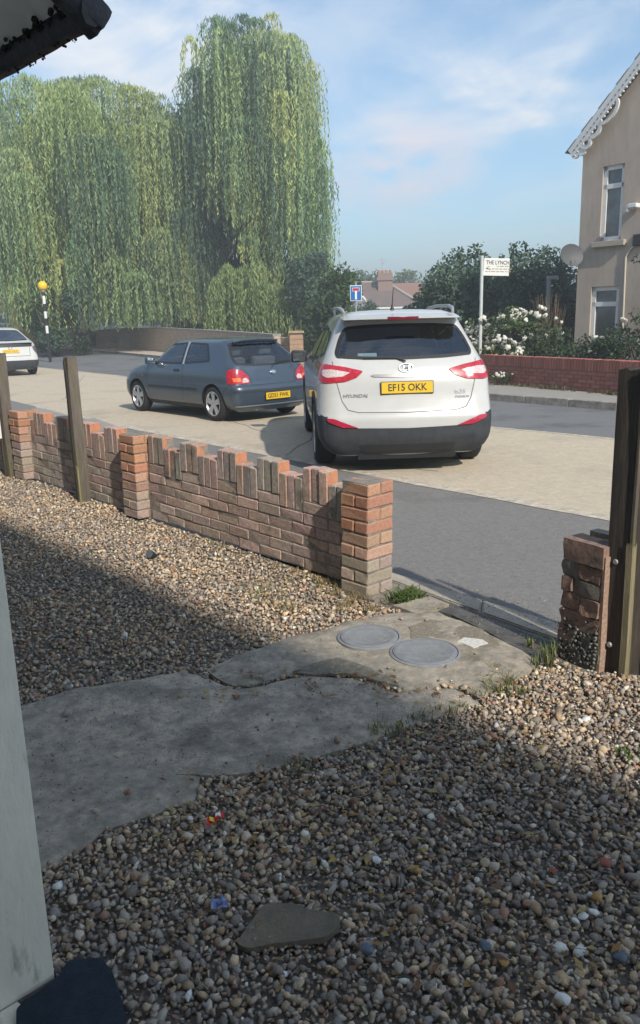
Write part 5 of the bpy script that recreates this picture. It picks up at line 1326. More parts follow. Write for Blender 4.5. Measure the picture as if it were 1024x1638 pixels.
# bargeboard: plank, beaded row and scrolls
bb = MB()
A = Vector((0, -OV+.02, EAVE))
bb.plate([A-u*.24-nrm*.06, A+u*(GW/2/math.cos(ang))-nrm*.06, A+u*(GW/2/math.cos(ang))+nrm*.15, A-u*.24+nrm*.15], (0, -1, 0), .05)
brd = bb.build('bargeboard', M_whitepaint, hs)
bd_ = MB()
for k in range(46):
    p = A+u*(-.2+k*.105)-nrm*.075; bmesh.ops.create_icosphere(bd_.bm, subdivisions=1, radius=.03, matrix=Matrix.Translation(p+Vector((0, -.02, 0))))
bd_.build('beading', M_whitepaint, brd, smooth=60)
hole = MB()
for k in range(30): hole.box(A+u*(-.12+k*.12)+nrm*.02+Vector((0, -.054, 0)), (.05, .006, .035), Matrix.Rotation(-ang, 3, 'Y'))
hole.build('piercings', M_slate, brd, kind='stuff')
def scroll(c, r_, t0, t1, w):
    pts = [A+u*(c[0]+r_[0]*math.cos(t))-nrm*(c[1]+r_[1]*math.sin(t))+Vector((0, -.02, 0)) for t in np.linspace(t0, t1, 18)]
    q = MB()
    for i in range(len(pts)-1):
        d = pts[i+1]-pts[i]; a_ = math.atan2(d.z, d.x); q.box((pts[i]+pts[i+1])/2, (d.length*1.25, .05, w), Matrix.Rotation(-a_, 3, 'Y'))
    q.build('scroll', M_whitepaint, brd)
scroll((.98, .05), (.30, .19), -.1, math.pi+.1, .075); scroll((.5, .08), (.16, .12), 0, math.pi, .10); scroll((.18, .10), (.11, .12), -.3, math.pi*1.5, .09)
pl_ = MB(); pl_.lathe([(.0005, -.03), (.11, -.03), (.11, .03), (.0005, .03)], A-u*.02-nrm*.15, 'Y', 20); pl_.lathe([(.0005, -.03), (.1, -.03), (.1, .03), (.0005, .03)], A-u*.18-nrm*.06, 'Y', 16); pl_.build('bracket', M_whitepaint, brd)
# pipe, junction boxes, lamp on the wall
pv = L2(1003, 400); pv2 = L2(999, 560)
b = MB(); b.tube([(L2(1024, 398).x, -.03, L2(1024, 385).y), (pv.x+.1, -.03, pv.y), (pv.x, -.03, pv.y-.15), ((pv.x+pv2.x)/2, -.03, .3)], .022, 8); b.build('downpipe', mat('cream_pipe', (.55, .5, .4), .6, .05, 5), hs)
v1 = L2(1016, 330); b = MB(); b.box((v1.x+.05, -.12, v1.y), (.22, .2, .1), bev=.02); b.box((v1.x-.08, -.16, v1.y-.05), (.06, .1, .16), bev=.02); b.build('wall_camera', M_whitepaint, hs)
v1 = L2(1021, 384); b = MB(); b.box((v1.x+.1, -.04, v1.y), (.4, .08, .26), bev=.02); b.build('vent_grille', M_black, hs)
# satellite dish at the far corner
dq = L2(932, 409); dpos = C2+hb_*(dq.x+.0)
ds = empty('satellite_dish', (C2.x-hn.x*.35+hb_.x*.02, C2.y-hn.y*.35+hb_.y*.02, dq.y), 0, label='grey oval satellite dish on the far corner of the brown house', cat='satellite dish')
b = MB(); prof = [(.001, .0), (.1, .006), (.2, .022), (.3, .05), (.33, .062), (.335, .056), (.3, .04), (.2, .012), (.1, -.006), (.001, -.012)]
b.lathe(prof, (0, 0, 0), 'Z', 28); me = b.mesh('reflector', 40); me.transform(Matrix.Rotation(R(18), 4, 'Z') @ Matrix.Rotation(R(78), 4, 'X') @ Matrix.Diagonal((1, .82, 1, 1))); link('reflector', me, ds, mat('dish_grey', (.09, .093, .1), .6, .1, 5))
b = MB(); b.tube([(0, .02, -.1), (0, -.35, -.22), (0, -.4, -.12)], .012, 6); b.tube([(0, .05, 0), (.15, .3, -.05)], .02, 6); b.build('arm', M_metal, ds)

# ------------------------------------------------------------------ leafy things
def leafmat(name, tr=.3, rough=.6): return mat(name, (.1, .14, .05), rough, .15, 40, attr='tone', transl=tr, spec=.25)
M_leaf = leafmat('foliage'); M_willow = leafmat('willow_leaf', .45); M_bark = mat('bark', (.09, .075, .06), .95, .3, 8, bump=1, bscale=14, stretch=(6, 6, 1.5))
M_flower = mat('white_petals', (.78, .76, .68), .7, .05, 30, transl=.25)
def quads(C, D, U, L_, W_):
    """leaf quads: centres, long directions, cross directions, half sizes"""
    a = C-D*L_[:, None]; c = C+D*L_[:, None]; b = C+U*W_[:, None]; d = C-U*W_[:, None]
    V = np.stack([a, b, c, d], 1).reshape(-1, 3); F = np.arange(len(V)).reshape(-1, 4); return V, F
def unit(v): return v/np.maximum(1e-9, np.linalg.norm(v, axis=1))[:, None]
def crown(name, clumps, n_per, leaf, tones, parent, mt_=None, shell=.55, gap=.0, **k):
    """clumps [(x, y, z, rx, ry, rz)] filled with leaf faces, denser to the outside"""
    P_, T_ = [], []
    for (x, y, z, rx, ry, rz) in clumps:
        n = int(n_per*(rx*ry+ry*rz+rx*rz)/3)
        d = unit(rng.normal(size=(n, 3))); r_ = shell+(1.08-shell)*rng.random(n)**.6
        # uneven outline
        off = rng.uniform(0, 100); bump = 1+.25*np.sin(d[:, 0]*5+off)*np.cos(d[:, 1]*4+off*2)+.15*np.sin(d[:, 2]*9+off*3)
        p = d*(r_*bump)[:, None]*np.array([rx, ry, rz])+np.array([x, y, z]); P_.append(p); t = np.array(tones[rng.integers(len(tones))]); T_.append(np.tile(t, (n, 1))*rng.uniform(.75, 1.25, (n, 1)))
    C = np.concatenate(P_); T = np.concatenate(T_); n = len(C)
    keep = C[:, 2] > .12; C, T = C[keep], T[keep]; n = len(C)
    D = unit(rng.normal(size=(n, 3))+np.array([0, 0, -.3])); U = unit(np.cross(D, rng.normal(size=(n, 3))))
    L_ = leaf*rng.uniform(.6, 1.3, n); W_ = L_*rng.uniform(.45, .7, n); V, F = quads(C, D, U, L_, W_)
    return soup(name, V, F, mt_ or M_leaf, parent, np.repeat(T, 4, 0), **k)
def branches(name, parent, base, tips, r0_, mt_=None, seed=0):
    b = MB(); rn = random.Random(seed)
    base = Vector(base)
    for t in tips:
        t = Vector(t); m_ = base.lerp(t, .5)+Vector((rn.uniform(-.2, .2), rn.uniform(-.2, .2), rn.uniform(0, .3)))*(t-base).length*.25
        pts = [base, base.lerp(m_, .5), m_, m_.lerp(t, .5), t]; b.tube(pts, [r0_, r0_*.8, r0_*.6, r0_*.4, r0_*.15], 7)
    return b.build(name, mt_ or M_bark, parent, smooth=60)
def bushy(nm, label, cat, pos, clumps, tones, leaf=.07, n_per=900, group=None, trunk=.07, z0=0, shell=.5, tips=None):
    root = empty(nm, (pos[0], pos[1], z0), label=label, cat=cat, group=group)
    crown('crown', clumps, n_per, leaf, tones, root, shell=shell)
    c0 = clumps[:8]
    branches('trunk' if nm.endswith('tree') else 'stems', root, (0, 0, -.05), [(c[0]*.8, c[1]*.8, c[2]) for c in (tips or c0)], trunk, seed=len(label))
    return root
def rclumps(n, rx, ry, zlo, zhi, s0, s1, seed, top=None):
    rn = random.Random(seed); out = []
    for _ in range(n):
        a, r_ = rn.uniform(0, 6.28), rn.random()**.5; x, y = math.cos(a)*r_*rx, math.sin(a)*r_*ry
        zt = zhi*(1-.35*r_*r_) if top is None else top(x)
        z = rn.uniform(zlo, zt); s = rn.uniform(s0, s1); out.append((x, y, z, s, s, s*rn.uniform(.7, 1.0)))
    return out
DARK = [(.065, .11, .05), (.08, .13, .06), (.055, .09, .048), (.10, .15, .062)]
MIDG = [(.09, .14, .05), (.11, .165, .055), (.075, .12, .05)]
YEL = [(.13, .17, .05), (.11, .15, .04), (.16, .18, .07)]
BLUEG = [(.085, .14, .095), (.105, .16, .11), (.068, .115, .08)]
def spot(px, py, Y): return AT(px, py, Y)

# willows
WT_ = [(.38, .48, .19), (.31, .42, .19), (.50, .53, .19), (.2, .31, .17), (.37, .45, .21), (.12, .19, .12)]
def willow(label, x, y, H, rx, ry, n_dome, seed, low=1.6, tones=WT_, dome=(.9, 1.7), lens=(2.4, 6.5), strands=34, skew=None, leafw=.034, skirt=.0, lowf=None, top_f=None, name='weeping_willow', group='weeping willows beyond the bridge wall', trunk=.35, dens=.105):
    g = np.random.default_rng(seed); root = empty(name, (x, y, 0), label=label, cat='willow tree', group=group)
    Pts, Ton, Dr = [], [], []; tips = []
    for i in range(n_dome):
        a = g.uniform(0, 2*math.pi); rho = g.random()**.55*.92
        ux_ = g.uniform(-.97, .97); cx_ = ux_*rx; cy_ = g.uniform(-1, 1)*ry*math.sqrt(1-ux_*ux_*.8); rho = abs(ux_)
        zt = (H*(1-.42*rho**2.2)) if top_f is None else top_f(cx_, rho)*(1-.12*abs(cy_)/ry)
        lo_ = .38 if rho > .5 else .6
        cz = zt*(1-(1-lo_)*g.random()**1.6) if g.random() > skirt else zt*g.uniform(.28, .5); r_ = g.uniform(*dome); tone = np.array(tones[g.integers(len(tones))])*g.uniform(.85, 1.15)
        if i % 4 == 0: tips.append((cx_, cy_, cz-.3))
        ns = int(strands*(r_/1.3)**1.2)
        for s in range(ns):
            th = g.uniform(0, 2*math.pi); rr = r_*g.random()**.5; L_ = g.uniform(*lens)*(.65+.35*r_/dome[1]); low_ = low if lowf is None else lowf(cx_+math.cos(th)*rr); L_ = min(L_, cz-low_*g.uniform(.8, 1.25))
            if L_ < .5: continue
            n = max(4, int(L_/dens)); t = np.linspace(0, 1, n)*L_
            arc = rr*(1-np.exp(-t*2.2)); sag = -np.maximum(0, t-.35*rr)+np.minimum(t, .35*rr)*.35
            ph = g.uniform(0, 6.28); sway = .05*t
            px = cx_+math.cos(th)*arc+np.sin(t*.9+ph)*sway*.35; py = cy_+math.sin(th)*arc+np.cos(t*.8+ph)*sway*.35
            pz = cz+.25*r_*(1-(rr/r_)**2)+sag
            p = np.stack([px, py, pz], 1)+g.normal(size=(n, 3))*np.array([.035, .035, .03]); Pts.append(p)
            Ton.append(np.tile(tone*g.uniform(.8, 1.2), (n, 1))*g.uniform(.85, 1.15, (n, 1)))
    C = np.concatenate(Pts); T = np.concatenate(Ton); n = len(C)
    D = unit(np.stack([g.normal(size=n)*.38, g.normal(size=n)*.38, -np.ones(n)], 1)); U = unit(np.cross(D, g.normal(size=(n, 3))))
    L_ = g.uniform(.08, .17, n); W_ = leafw*g.uniform(.6, 1.2, n); V, F = quads(C, D, U, L_, W_)
    soup('crown', V, F, M_willow, root, np.repeat(T, 4, 0))
    b = MB(); b.tube([(0, 0, -.2), (.1, 0, H*.2), (-.05, .1, H*.38)], [trunk*1.3, trunk, trunk*.8], 10)
    for t_ in tips[:22]:
        base = Vector((0, .05, H*g.uniform(.2, .38))); t_ = Vector(t_); m_ = base.lerp(t_, .55)+Vector((0, 0, H*.06)); b.tube([base, base.lerp(m_, .5), m_, t_], [trunk*.5, trunk*.35, trunk*.2, .03], 6)
    b.build('trunk', M_bark, root, smooth=60); print(name, 'leaves', n); return root
YW = 44.0; k_ = YW/FOC
def X_(px, Y=YW): return AT(px, 508, Y).x
def Zat(py, Y=YW, px=300): return AT(px, py, Y).z
# left mass: outline heights from the picture
def topL(x, rho):
    px = 512+x_c_L*FOC/YW+x*FOC/YW
    return interp1(px, [(-120, 150), (0, 150), (40, 115), (110, 100), (170, 125), (250, 112), (290, 122), (312, 165), (335, 230)], YW)
def interp1(px, tab, Y):
    xs = [a for a, _ in tab]; ys = [b for _, b in tab]; return float(Zat(np.interp(px, xs, ys), Y, px))
x_c_L = X_(120)
willow('broad weeping willow filling the left, its curtains hanging over the brick wall', x_c_L, YW+1, 15, (X_(335)-X_(-95))/2, 4.6, 260, 11, low=1.0, skirt=.3, top_f=topL, lowf=lambda x: float(Zat(425)) if 512+(x_c_L+x)*FOC/YW < 48 else 1.0, lens=(2.4, 6.4), dome=(.7, 1.7))
x_c_R = X_(428)
def topR(x, rho):
    px = 512+x_c_R*FOC/YW+x*FOC/YW
    return interp1(px, [(300, 120), (325, 90), (350, 62), (400, 18), (450, 22), (490, 55), (520, 110), (545, 190), (560, 260)], YW)
willow('taller weeping willow right of centre with long strands trailing against the sky', x_c_R, YW-.5, 18, (X_(524)-X_(325))/2, 3.4, 150, 23, low=2.6, skirt=.12, top_f=topR, lowf=lambda x: float(Zat(np.interp(512+(x_c_R+x)*FOC/YW, [330, 372, 402, 420], [285, 330, 410, 490]))), lens=(2.6, 7.5), dome=(.55, 1.3))
# low pale young willow in front of them
YS = 41.0; xs_ = AT(410, 508, YS).x
def topS(x, rho): px = 512+(xs_+x)*FOC/YS; return interp1(px, [(335, 490), (352, 450), (380, 422), (425, 415), (450, 432), (485, 475)], YS)
willow('small pale yellow-green willow hanging low in front of the tall one', xs_, YS, 4.2, 2.1, 1.3, 60, 5, low=.6, top_f=topS, lens=(1.2, 3.2), dome=(.5, .8), tones=[(.30, .38, .14), (.26, .34, .13), (.34, .40, .16)], trunk=.1, group=None)
# dark ivy-clad column behind, between the willows
YD = 47.8
pd_ = spot(362, 508, YD); cl = []
rn = random.Random(3)
for k in range(74):
    z = rn.uniform(1, Zat(165, YD)); w_ = 2.1*(1-.4*z/15)+.4; cl.append((rn.uniform(-w_, w_), rn.uniform(-1.4, 1.4), z, rn.uniform(.8, 1.3), rn.uniform(.8, 1.3), rn.uniform(.8, 1.4)))
bushy('conifer_tree', 'dark blue-green tree filling the gap between the two big willows', 'tree', (pd_.x, pd_.y), cl, BLUEG, leaf=.17, n_per=330, trunk=.28, shell=.35)
# dark trees at the right foot of the willows
for (px, Y, H_, w_, lab, tn) in ((500, 40, Zat(405, 40), 1.3, 'tall dark shrub with a pointed top right of the willow', BLUEG), (478, 44, Zat(425, 44), 1.5, 'dark bush under the right edge of the tall willow', DARK),
                               (545, 34, Zat(438, 34), 1.15, 'green laurel-like bush behind the white SUV and left of the blue sign', MIDG), (520, 33, Zat(478, 33), .9, 'low dark bush beside the brick pier end of the bridge wall', DARK), (584, 46, Zat(493, 46), 1.0, 'mid green bush right behind the blue road sign', BLUEG)):
    p = spot(px, 508, Y); rn2 = random.Random(px)
    cl = [(rn2.uniform(-w_, w_)*(1.1-z_/H_*.75), rn2.uniform(-w_, w_)*.8, z_, w_*rn2.uniform(.3, .5), w_*rn2.uniform(.3, .5), w_*rn2.uniform(.3, .55)) for z_ in [rn2.uniform(.4, H_*.93) for _ in range(26)]]
    bushy('evergreen_bush', lab, 'bush', (p.x, p.y), cl, tn, leaf=.085, n_per=950, group='bushes between the willow and the SUV')
# broad dark trees behind the street name board
def treeR(px, Y, prof, lab, tones, seed, n=46, s=(.45, .8), leaf=.075, npz=1000, nm='broadleaf_tree', base=None, grp='broad dark trees behind the street name board', dep=1.6):
    p = spot(px, 508, Y); rn2 = random.Random(seed); xs0, xs1 = prof[0][0], prof[-1][0]; cl = []
    for _ in range(n):
        q = rn2.uniform(xs0, xs1); zt = interp1(q, prof, Y); x = AT(q, 508, Y).x-p.x; z = .5+(zt-.75-.5)*rn2.random()**.7; r_ = rn2.uniform(*s); cl.append((x, rn2.uniform(-dep, dep), z, r_, r_, r_*.9))
    for _ in range(n//3):                                   # twiggy tops standing out of the outline
        q = rn2.uniform(xs0, xs1); zt = interp1(q, prof, Y); x = AT(q, 508, Y).x-p.x; cl.append((x, rn2.uniform(-.6, .6), zt-.25, .16, .16, rn2.uniform(.2, .38)))
    return bushy(nm, lab, 'tree', (p.x, p.y), cl, tones, leaf=leaf, n_per=npz, group=grp, trunk=.12, tips=[c for c in cl if c[2] > 1.5][:10])
treeR(752, 27, [(688, 455), (700, 420), (730, 400), (760, 395), (790, 415), (815, 430)], 'dark spreading tree directly behind the street name board', BLUEG+DARK[:1], 1)
treeR(845, 28, [(795, 420), (812, 388), (850, 392), (880, 400), (905, 440), (925, 470)], 'taller dark tree between the street name board and the brown house', BLUEG+DARK[1:3], 2)
treeR(702, 36, [(680, 492), (690, 455), (704, 435), (722, 450)], 'lighter olive tree beside the red roofed bungalow', [(.075, .10, .04), (.09, .11, .045)], 3, n=20, grp=None)
treeR(915, 31, [(885, 470), (905, 430), (925, 425), (945, 450)], 'thin twiggy tree at the far corner of the brown house', BLUEG, 4, n=18, s=(.3, .45), grp=None)
treeR(588, 95, [(560, 455), (575, 432), (600, 430), (615, 440)], 'distant green tree left of the chimney', MIDG, 5, n=18, s=(.9, 1.4), leaf=.2, npz=160, grp='distant trees behind the bungalow', dep=3)
treeR(655, 98, [(622, 445), (640, 430), (670, 438), (700, 445)], 'distant green tree right of the chimney', MIDG, 6, n=20, s=(.9, 1.4), leaf=.2, npz=160, grp='distant trees behind the bungalow', dep=3)
# hedge mass low behind the rose bed
HB = [(.055, .085, .045), (.07, .105, .05), (.048, .075, .045)]
rb = Vector((0, 0))
def bedpos(px, d): q = HIT(px, 560, hn, hn.dot(rA)+d); return Vector((q.x, q.y))
def bush_at(px, d, h_, w_, lab, tones, seed, nm='garden_bush', group=None, flowers=0, ftop=False, leaf=.04, npz=1900, fl_r=.055):
    p = bedpos(px, d); rn2 = random.Random(seed)
    cl = [(rn2.uniform(-w_, w_), rn2.uniform(-w_, w_)*.6, z_, w_*rn2.uniform(.28, .5), w_*rn2.uniform(.28, .5), w_*rn2.uniform(.25, .42)) for z_ in [rn2.uniform(.15, h_-.15) for _ in range(20)]]
    root = bushy(nm, lab, 'bush', (p.x, p.y), cl, tones, leaf=leaf, n_per=npz, group=group, trunk=.03, z0=ZF)
    if flowers:
        fm = MB(); bmesh.ops.create_icosphere(fm.bm, subdivisions=2, radius=fl_r)
        for v in fm.bm.verts:
            a = math.atan2(v.co.y, v.co.x); v.co.xy *= 1+.22*math.cos(5*a); v.co.z *= .6; v.co += noise.noise_vector(v.co*60)*.012
        fme = fm.mesh('flower', 60); fme.materials.append(M_flower)
        for k in range(flowers):
            c_ = rn2.choice(cl); th = rn2.uniform(0, 6.28); ph = rn2.uniform(.15, 1.2); dvec = Vector((math.cos(th)*math.sin(ph), math.sin(th)*math.sin(ph), math.cos(ph)))
            if dvec.y > .2: dvec.y *= -1
            o = link('flower', fme, root); o.location = (c_[0]+dvec.x*c_[3]*1.15, c_[1]+dvec.y*c_[4]*1.25-.05, c_[2]+dvec.z*c_[5]*1.1); o.rotation_euler = (rn2.uniform(.3, 1.3), rn2.uniform(-.4, .4), rn2.uniform(0, 6)); sc_ = rn2.uniform(.6, 1.3); o.scale = (sc_, sc_, sc_)
    return root
bush_at(788, .75, 1.45, .62, 'rose bush covered in white blooms right beside the white SUV, under the street name board', [(.09, .14, .055), (.11, .17, .06), (.17, .22, .05)], 31, 'rose_bush', 'white flowering rose bushes', 110)
bush_at(838, .8, 1.62, .62, 'rose bush with clustered white blooms at the middle of the red wall', [(.09, .135, .06), (.11, .16, .065)], 32, 'rose_bush', 'white flowering rose bushes', 80)
bush_at(764, .6, 1.2, .4, 'low rose bush with a few white blooms at the left end of the red wall', [(.05, .08, .03), (.07, .11, .035)], 33, 'rose_bush', 'white flowering rose bushes', 40)
bush_at(893, .8, 1.2, .6, 'dark leafy bush behind the red wall right of the roses', HB+[(.06, .09, .03)], 34, flowers=3)
bush_at(940, .9, .95, .62, 'dark bush below the ground floor window of the brown house', HB, 35)
bush_at(978, .8, 1.0, .5, 'dark bush with two or three white flowers by the gate post', HB, 36, flowers=7)
bush_at(1028, .8, 1.5, .5, 'tall dark bush at the right edge in front of the brown house', HB, 37, flowers=5)
bush_at(1000, 3.1, 1.2, .4, 'shrub growing up against the wall of the brown house beside its window', HB+[(.08, .07, .04)], 40)
bush_at(1045, 3.1, 3.6, .45, 'climber on the brown house wall at the right edge', [(.09, .075, .045), (.05, .06, .03)], 41, npz=700)
bush_at(803, -.28, .32, .25, 'low plant with white flowers growing at the foot of the red wall', [(.06, .1, .035), (.08, .12, .04)], 38, 'wall_foot_plant', None, 12, leaf=.025, fl_r=.03)
# withered brown shrub
p = bedpos(877, 1.4); br = empty('withered_shrub', (p.x, p.y, ZF), label='withered brown twiggy shrub among the garden bushes', cat='shrub')
b = MB(); rn2 = random.Random(9)
for k in range(60):
    x, y = rn2.uniform(-.1, .1), rn2.uniform(-.1, .1); b.tube([(x, y, 0), (x*2, y*2, .8), (x*3+rn2.uniform(-.15, .15), y*3, rn2.uniform(1.2, 1.9))], [.008, .006, .003], 4)
b.build('twigs', mat('brown_twigs', (.22, .15, .1), .9, .2, 20), br)
# tufts along the foot of the red wall
sp_ = []
for k in range(60):
    q = rA.lerp(rB, rn2.random()); sp_.append((q.x-hn.x*.12+rn2.uniform(-.06, .06), q.y-hn.y*.12, ZF, rn2.uniform(.5, 1.3)))
blades('pavement_weeds', sp_, M_blade, 14, .09, .05, .006, [(.12, .13, .06), (.2, .17, .09), (.09, .12, .04)], 1.2)

# ------------------------------------------------------------------ street furniture
# street name board on its tall pole
pp = bedpos(768, .25); Yp = pp.y
zt = AT(776, 409, Yp).z
sg = empty('street_name_sign', (pp.x, pp.y, 0), 0, label='tall grey pole carrying a white street name board above the rose bush', cat='street sign')
xt = AT(777, 412, Yp).x-pp.x
b = MB(); b.tube([(0, 0, 0), (xt*.0, 0, zt)], .038, 12); b.build('pole', mat('pale_grey_pole', (.5, .53, .52), .5, .08, 5), sg, smooth=60)
zb, ztp = AT(800, 441, Yp).z, AT(800, 413, Yp).z; wS = AT(818, 430, Yp).x-AT(777, 430, Yp).x
bx_ = MB(); bx_.box((wS/2+.04, 0, (zb+ztp)/2), (wS, .03, ztp-zb), Matrix.Rotation(R(2.5), 3, 'Y'), bev=.005); bdp = bx_.build('board', mat('white_board_face', (.72, .72, .68), .5, .05, 6), sg)
Mt = Matrix.Translation((wS/2+.06, -.018, (zb+ztp)/2)) @ Matrix.Rotation(R(2.5), 4, 'Y') @ Matrix.Rotation(R(90), 4, 'X')
text_mesh('lettering', 'THE LYNCH', .118, mat('dark_grey_lettering', (.08, .08, .09), .6, 0), bdp, Mt @ Matrix.Translation((0, .09, 0)), .001, .80)
b = MB(); rn2 = random.Random(1)
for row, (x0_, x1_) in enumerate(((-.02, .22), (-.12, .3), (-.26, .25))):
    x = x0_
    while x < x1_:
        w_ = rn2.uniform(.04, .1); b.box((x+w_/2, .015-row*.055, 0), (w_, .018, .002)); x += w_+.02
me = b.mesh('small_print'); me.transform(Mt); link('small_print', me, bdp, mat('faded_brown_print', (.38, .3, .26), .7, .2, 40))
b = MB()
for k in range(7): b.box((-.2+rn2.uniform(-.05, .05), -.02+rn2.uniform(-.035, .03), .0), (.05, .012, .002), Matrix.Rotation(rn2.uniform(-.6, .6), 3, 'Z'))
me = b.mesh('smudge'); me.transform(Mt); link('smudge', me, bdp, mat('grey_smudge', (.3, .29, .28), .8, .2, 30))
# no-through-road sign
Yn = 31.0; pn = AT(570, 508, Yn); zn = AT(570, 469, Yn).z; sw = .44
nt = empty('no_through_road_sign', (pn.x, pn.y, 0), 0, label='small blue road sign with a white T and red bar on a grey pole', cat='road sign')
b = MB(); b.tube([(0, .04, 0), (0, .04, zn+.42)], .032, 10); b.build('pole', M_metal, nt, smooth=60)
b = MB(); b.box((0, 0, zn), (sw, .02, sw*1.28), bev=.008); pl = b.build('plate', mat('white_sign_border', (.7, .75, .78), .4, 0), nt)
b = MB(); b.box((0, -.012, zn), (sw*.88, .006, sw*1.16)); b.build('blue_field', mat('sign_blue', (.01, .13, .42), .4, .05, 8), pl)
b = MB(); b.box((0, -.018, zn-.07), (.075, .005, .31)); b.build('white_stem', mat('sign_white', (.75, .78, .8), .4, 0), pl)
b = MB(); b.box((0, -.0195, zn+.135), (.24, .007, .10)); b.build('red_bar', mat('sign_red', (.5, .03, .05), .4, 0), pl)
b = MB(); b.box((0, -.0165, zn+.135), (.27, .005, .13)); b.build('white_edge', bpy.data.materials['sign_white'], pl)
# grey lamp post with a short arm
Yl = 24.5; pl2 = AT(876, 508, Yl); zl = AT(876, 446, Yl).z
lm = empty('lamp_post', (pl2.x, pl2.y, 0), 0, label='short grey lamp post with a stub arm in front of the dark trees', cat='lamp post')
b = MB(); b.tube([(0, 0, 0), (0, 0, zl)], .065, 10); b.build('pole', mat('grey_pole', (.28, .3, .31), .6, .08, 5), lm, smooth=60)
b = MB(); b.box((.1, 0, zl+.03), (.34, .12, .1), bev=.02); b.build('lamp_head', M_metal, lm, smooth=50)
# zebra crossing beacon
Yb = 36.0; pb = AT(79, 562, Yb); zg = AT(73, 457, Yb).z
be = empty('crossing_beacon', (pb.x, pb.y, 0), 0, label='black and white striped crossing beacon pole with an amber globe by the willow', cat='beacon')
lean = AT(74, 465, Yb).x-pb.x
def seg_(z0_, z1_, mt_, nm): b = MB(); b.tube([(0, 0, z0_), (0, 0, z1_)], .062, 12); b.build(nm, mt_, be, smooth=60)
zz_ = [0]+[AT(78, y, Yb).z for y in (545, 534, 521, 510, 497, 486, 473)]+[zg-.12]
zz_[0] = 0
cols = ['k', 'w', 'k', 'w', 'k', 'w', 'k', 'w', 'k']
ys = [AT(78, y, Yb).z for y in (533, 521, 509, 498, 486, 473)]
bands = [(0, ys[0], 0), (ys[0], ys[1], 1), (ys[1], ys[2], 0), (ys[2], ys[3], 1), (ys[3], ys[4], 0), (ys[4], ys[5], 1), (ys[5], zg-.1, 0)]
for a_, c_, w_ in bands: seg_(a_, c_, M_whitepaint if w_ else M_black, 'white_band' if w_ else 'black_band')
b = MB(); b.lathe([(.09, -.19), (.14, -.17), (.19, -.10), (.205, 0), (.18, .1), (.11, .175), (.001, .2)], (0, 0, zg), 'Z', 24); b.build('globe', mat('amber_globe', (.85, .52, .02), .35, .03, 5, coat=.4), be, smooth=60)
b = MB(); b.lathe([(.062, -.28), (.11, -.22), (.11, -.18)], (0, 0, zg), 'Z', 16); b.build('collar', M_metal, be, smooth=60)
# dark bollards near the beacon
for i, (px, py, lab) in enumerate(((68, 563, 'dark bollard left of the crossing beacon'),)):
    p = P(px, py); 
    b = MB(); b.lathe([(.09, 0), (.08, .1), (.06, .15), (.06, .75), (.08, .8), (.05, .9), (.001, .92)], (p.x, p.y, 0), 'Z', 12); b.build('bollard', M_black, smooth=50, label=lab, cat='bollard')

# ------------------------------------------------------------------ hump-backed brick wall by the willows
M_pwall = mat('brown_bridge_brick', (.44, .34, .25), .92, .12, 3, col2=(.37, .29, .22), col3=(.3, .25, .2), s3=1.1, lo3=.5, hi3=.7)
N = M_pwall.node_tree.nodes; L = M_pwall.node_tree.links
bt = N.new('ShaderNodeTexBrick'); bt.inputs['Scale'].default_value = 4.4; bt.inputs['Mortar Size'].default_value = .035; bt.inputs['Row Height'].default_value = .33; bt.inputs['Brick Width'].default_value = 1.0
tc2 = N.new('ShaderNodeTexCoord'); sx_ = N.new('ShaderNodeSeparateXYZ'); cx2 = N.new('ShaderNodeCombineXYZ'); L.new(tc2.outputs['Object'], sx_.inputs[0]); L.new(sx_.outputs['X'], cx2.inputs[0]); L.new(sx_.outputs['Z'], cx2.inputs[1]); L.new(cx2.outputs[0], bt.inputs['Vector'])
pb_ = [n for n in N if n.type == 'BSDF_PRINCIPLED'][0]; old = pb_.inputs['Base Color'].links[0].from_socket
bt.inputs['Color1'].default_value = (1.1, 1.02, .98, 1); bt.inputs['Color2'].default_value = (.8, .78, .76, 1); bt.inputs['Mortar'].default_value = (1.35, 1.35, 1.3, 1)
mxx = N.new('ShaderNodeMix'); mxx.data_type = 'RGBA'; mxx.blend_type = 'MULTIPLY'; mxx.inputs['Factor'].default_value = 1; L.new(old, mxx.inputs['A']); L.new(bt.outputs['Color'], mxx.inputs['B']); L.new(mxx.outputs['Result'], pb_.inputs['Base Color'])
bw = empty('bridge_parapet_wall', (0, 0, 0), label='long brown brick wall with a humped top below the willows', cat='wall')
base_px = [(62, 560), (110, 559), (190, 557), (260, 563), (330, 571), (400, 580), (440, 586)]
top_px = [546, 534, 527, 526, 530, 535, 538]
base_ = [G(x, y, .1) for x, y in base_px]
for i in range(len(base_)-1):
    a, c_ = base_[i], base_[i+1]; za, zc = AT(base_px[i][0], top_px[i], a.y).z, AT(base_px[i+1][0], top_px[i+1], c_.y).z
    d = (c_-a); d.z = 0; nn = Vector((-d.y, d.x, 0)).normalized()*.22; nn = nn if nn.y > 0 else -nn
    L_ = d.length; yaw = math.atan2(d.y, d.x)
    b = MB(); b.plate([(0, 0, 0), (L_, 0, 0), (L_, 0, zc-.1), (0, 0, za-.1)], (0, 1, 0), .22); o = b.build('wall_length', M_pwall, bw); o.location = (a.x, a.y, .1); o.rotation_euler = (0, 0, yaw)
    b = MB(); b.plate([(0, -.03, za-.1), (L_, -.03, zc-.1), (L_, -.03, zc-.03), (0, -.03, za-.03)], (0, 1, 0), .28); o = b.build('coping', M_kerb, bw); o.location = (a.x, a.y, .1); o.rotation_euler = (0, 0, yaw)
pq_ = AT(145, 542, base_[1].y*.6+base_[2].y*.4)
d = base_[2]-base_[1]; t_ = (145-110)/80; bs = base_[1].lerp(base_[2], t_); yaw = math.atan2(d.y, d.x)
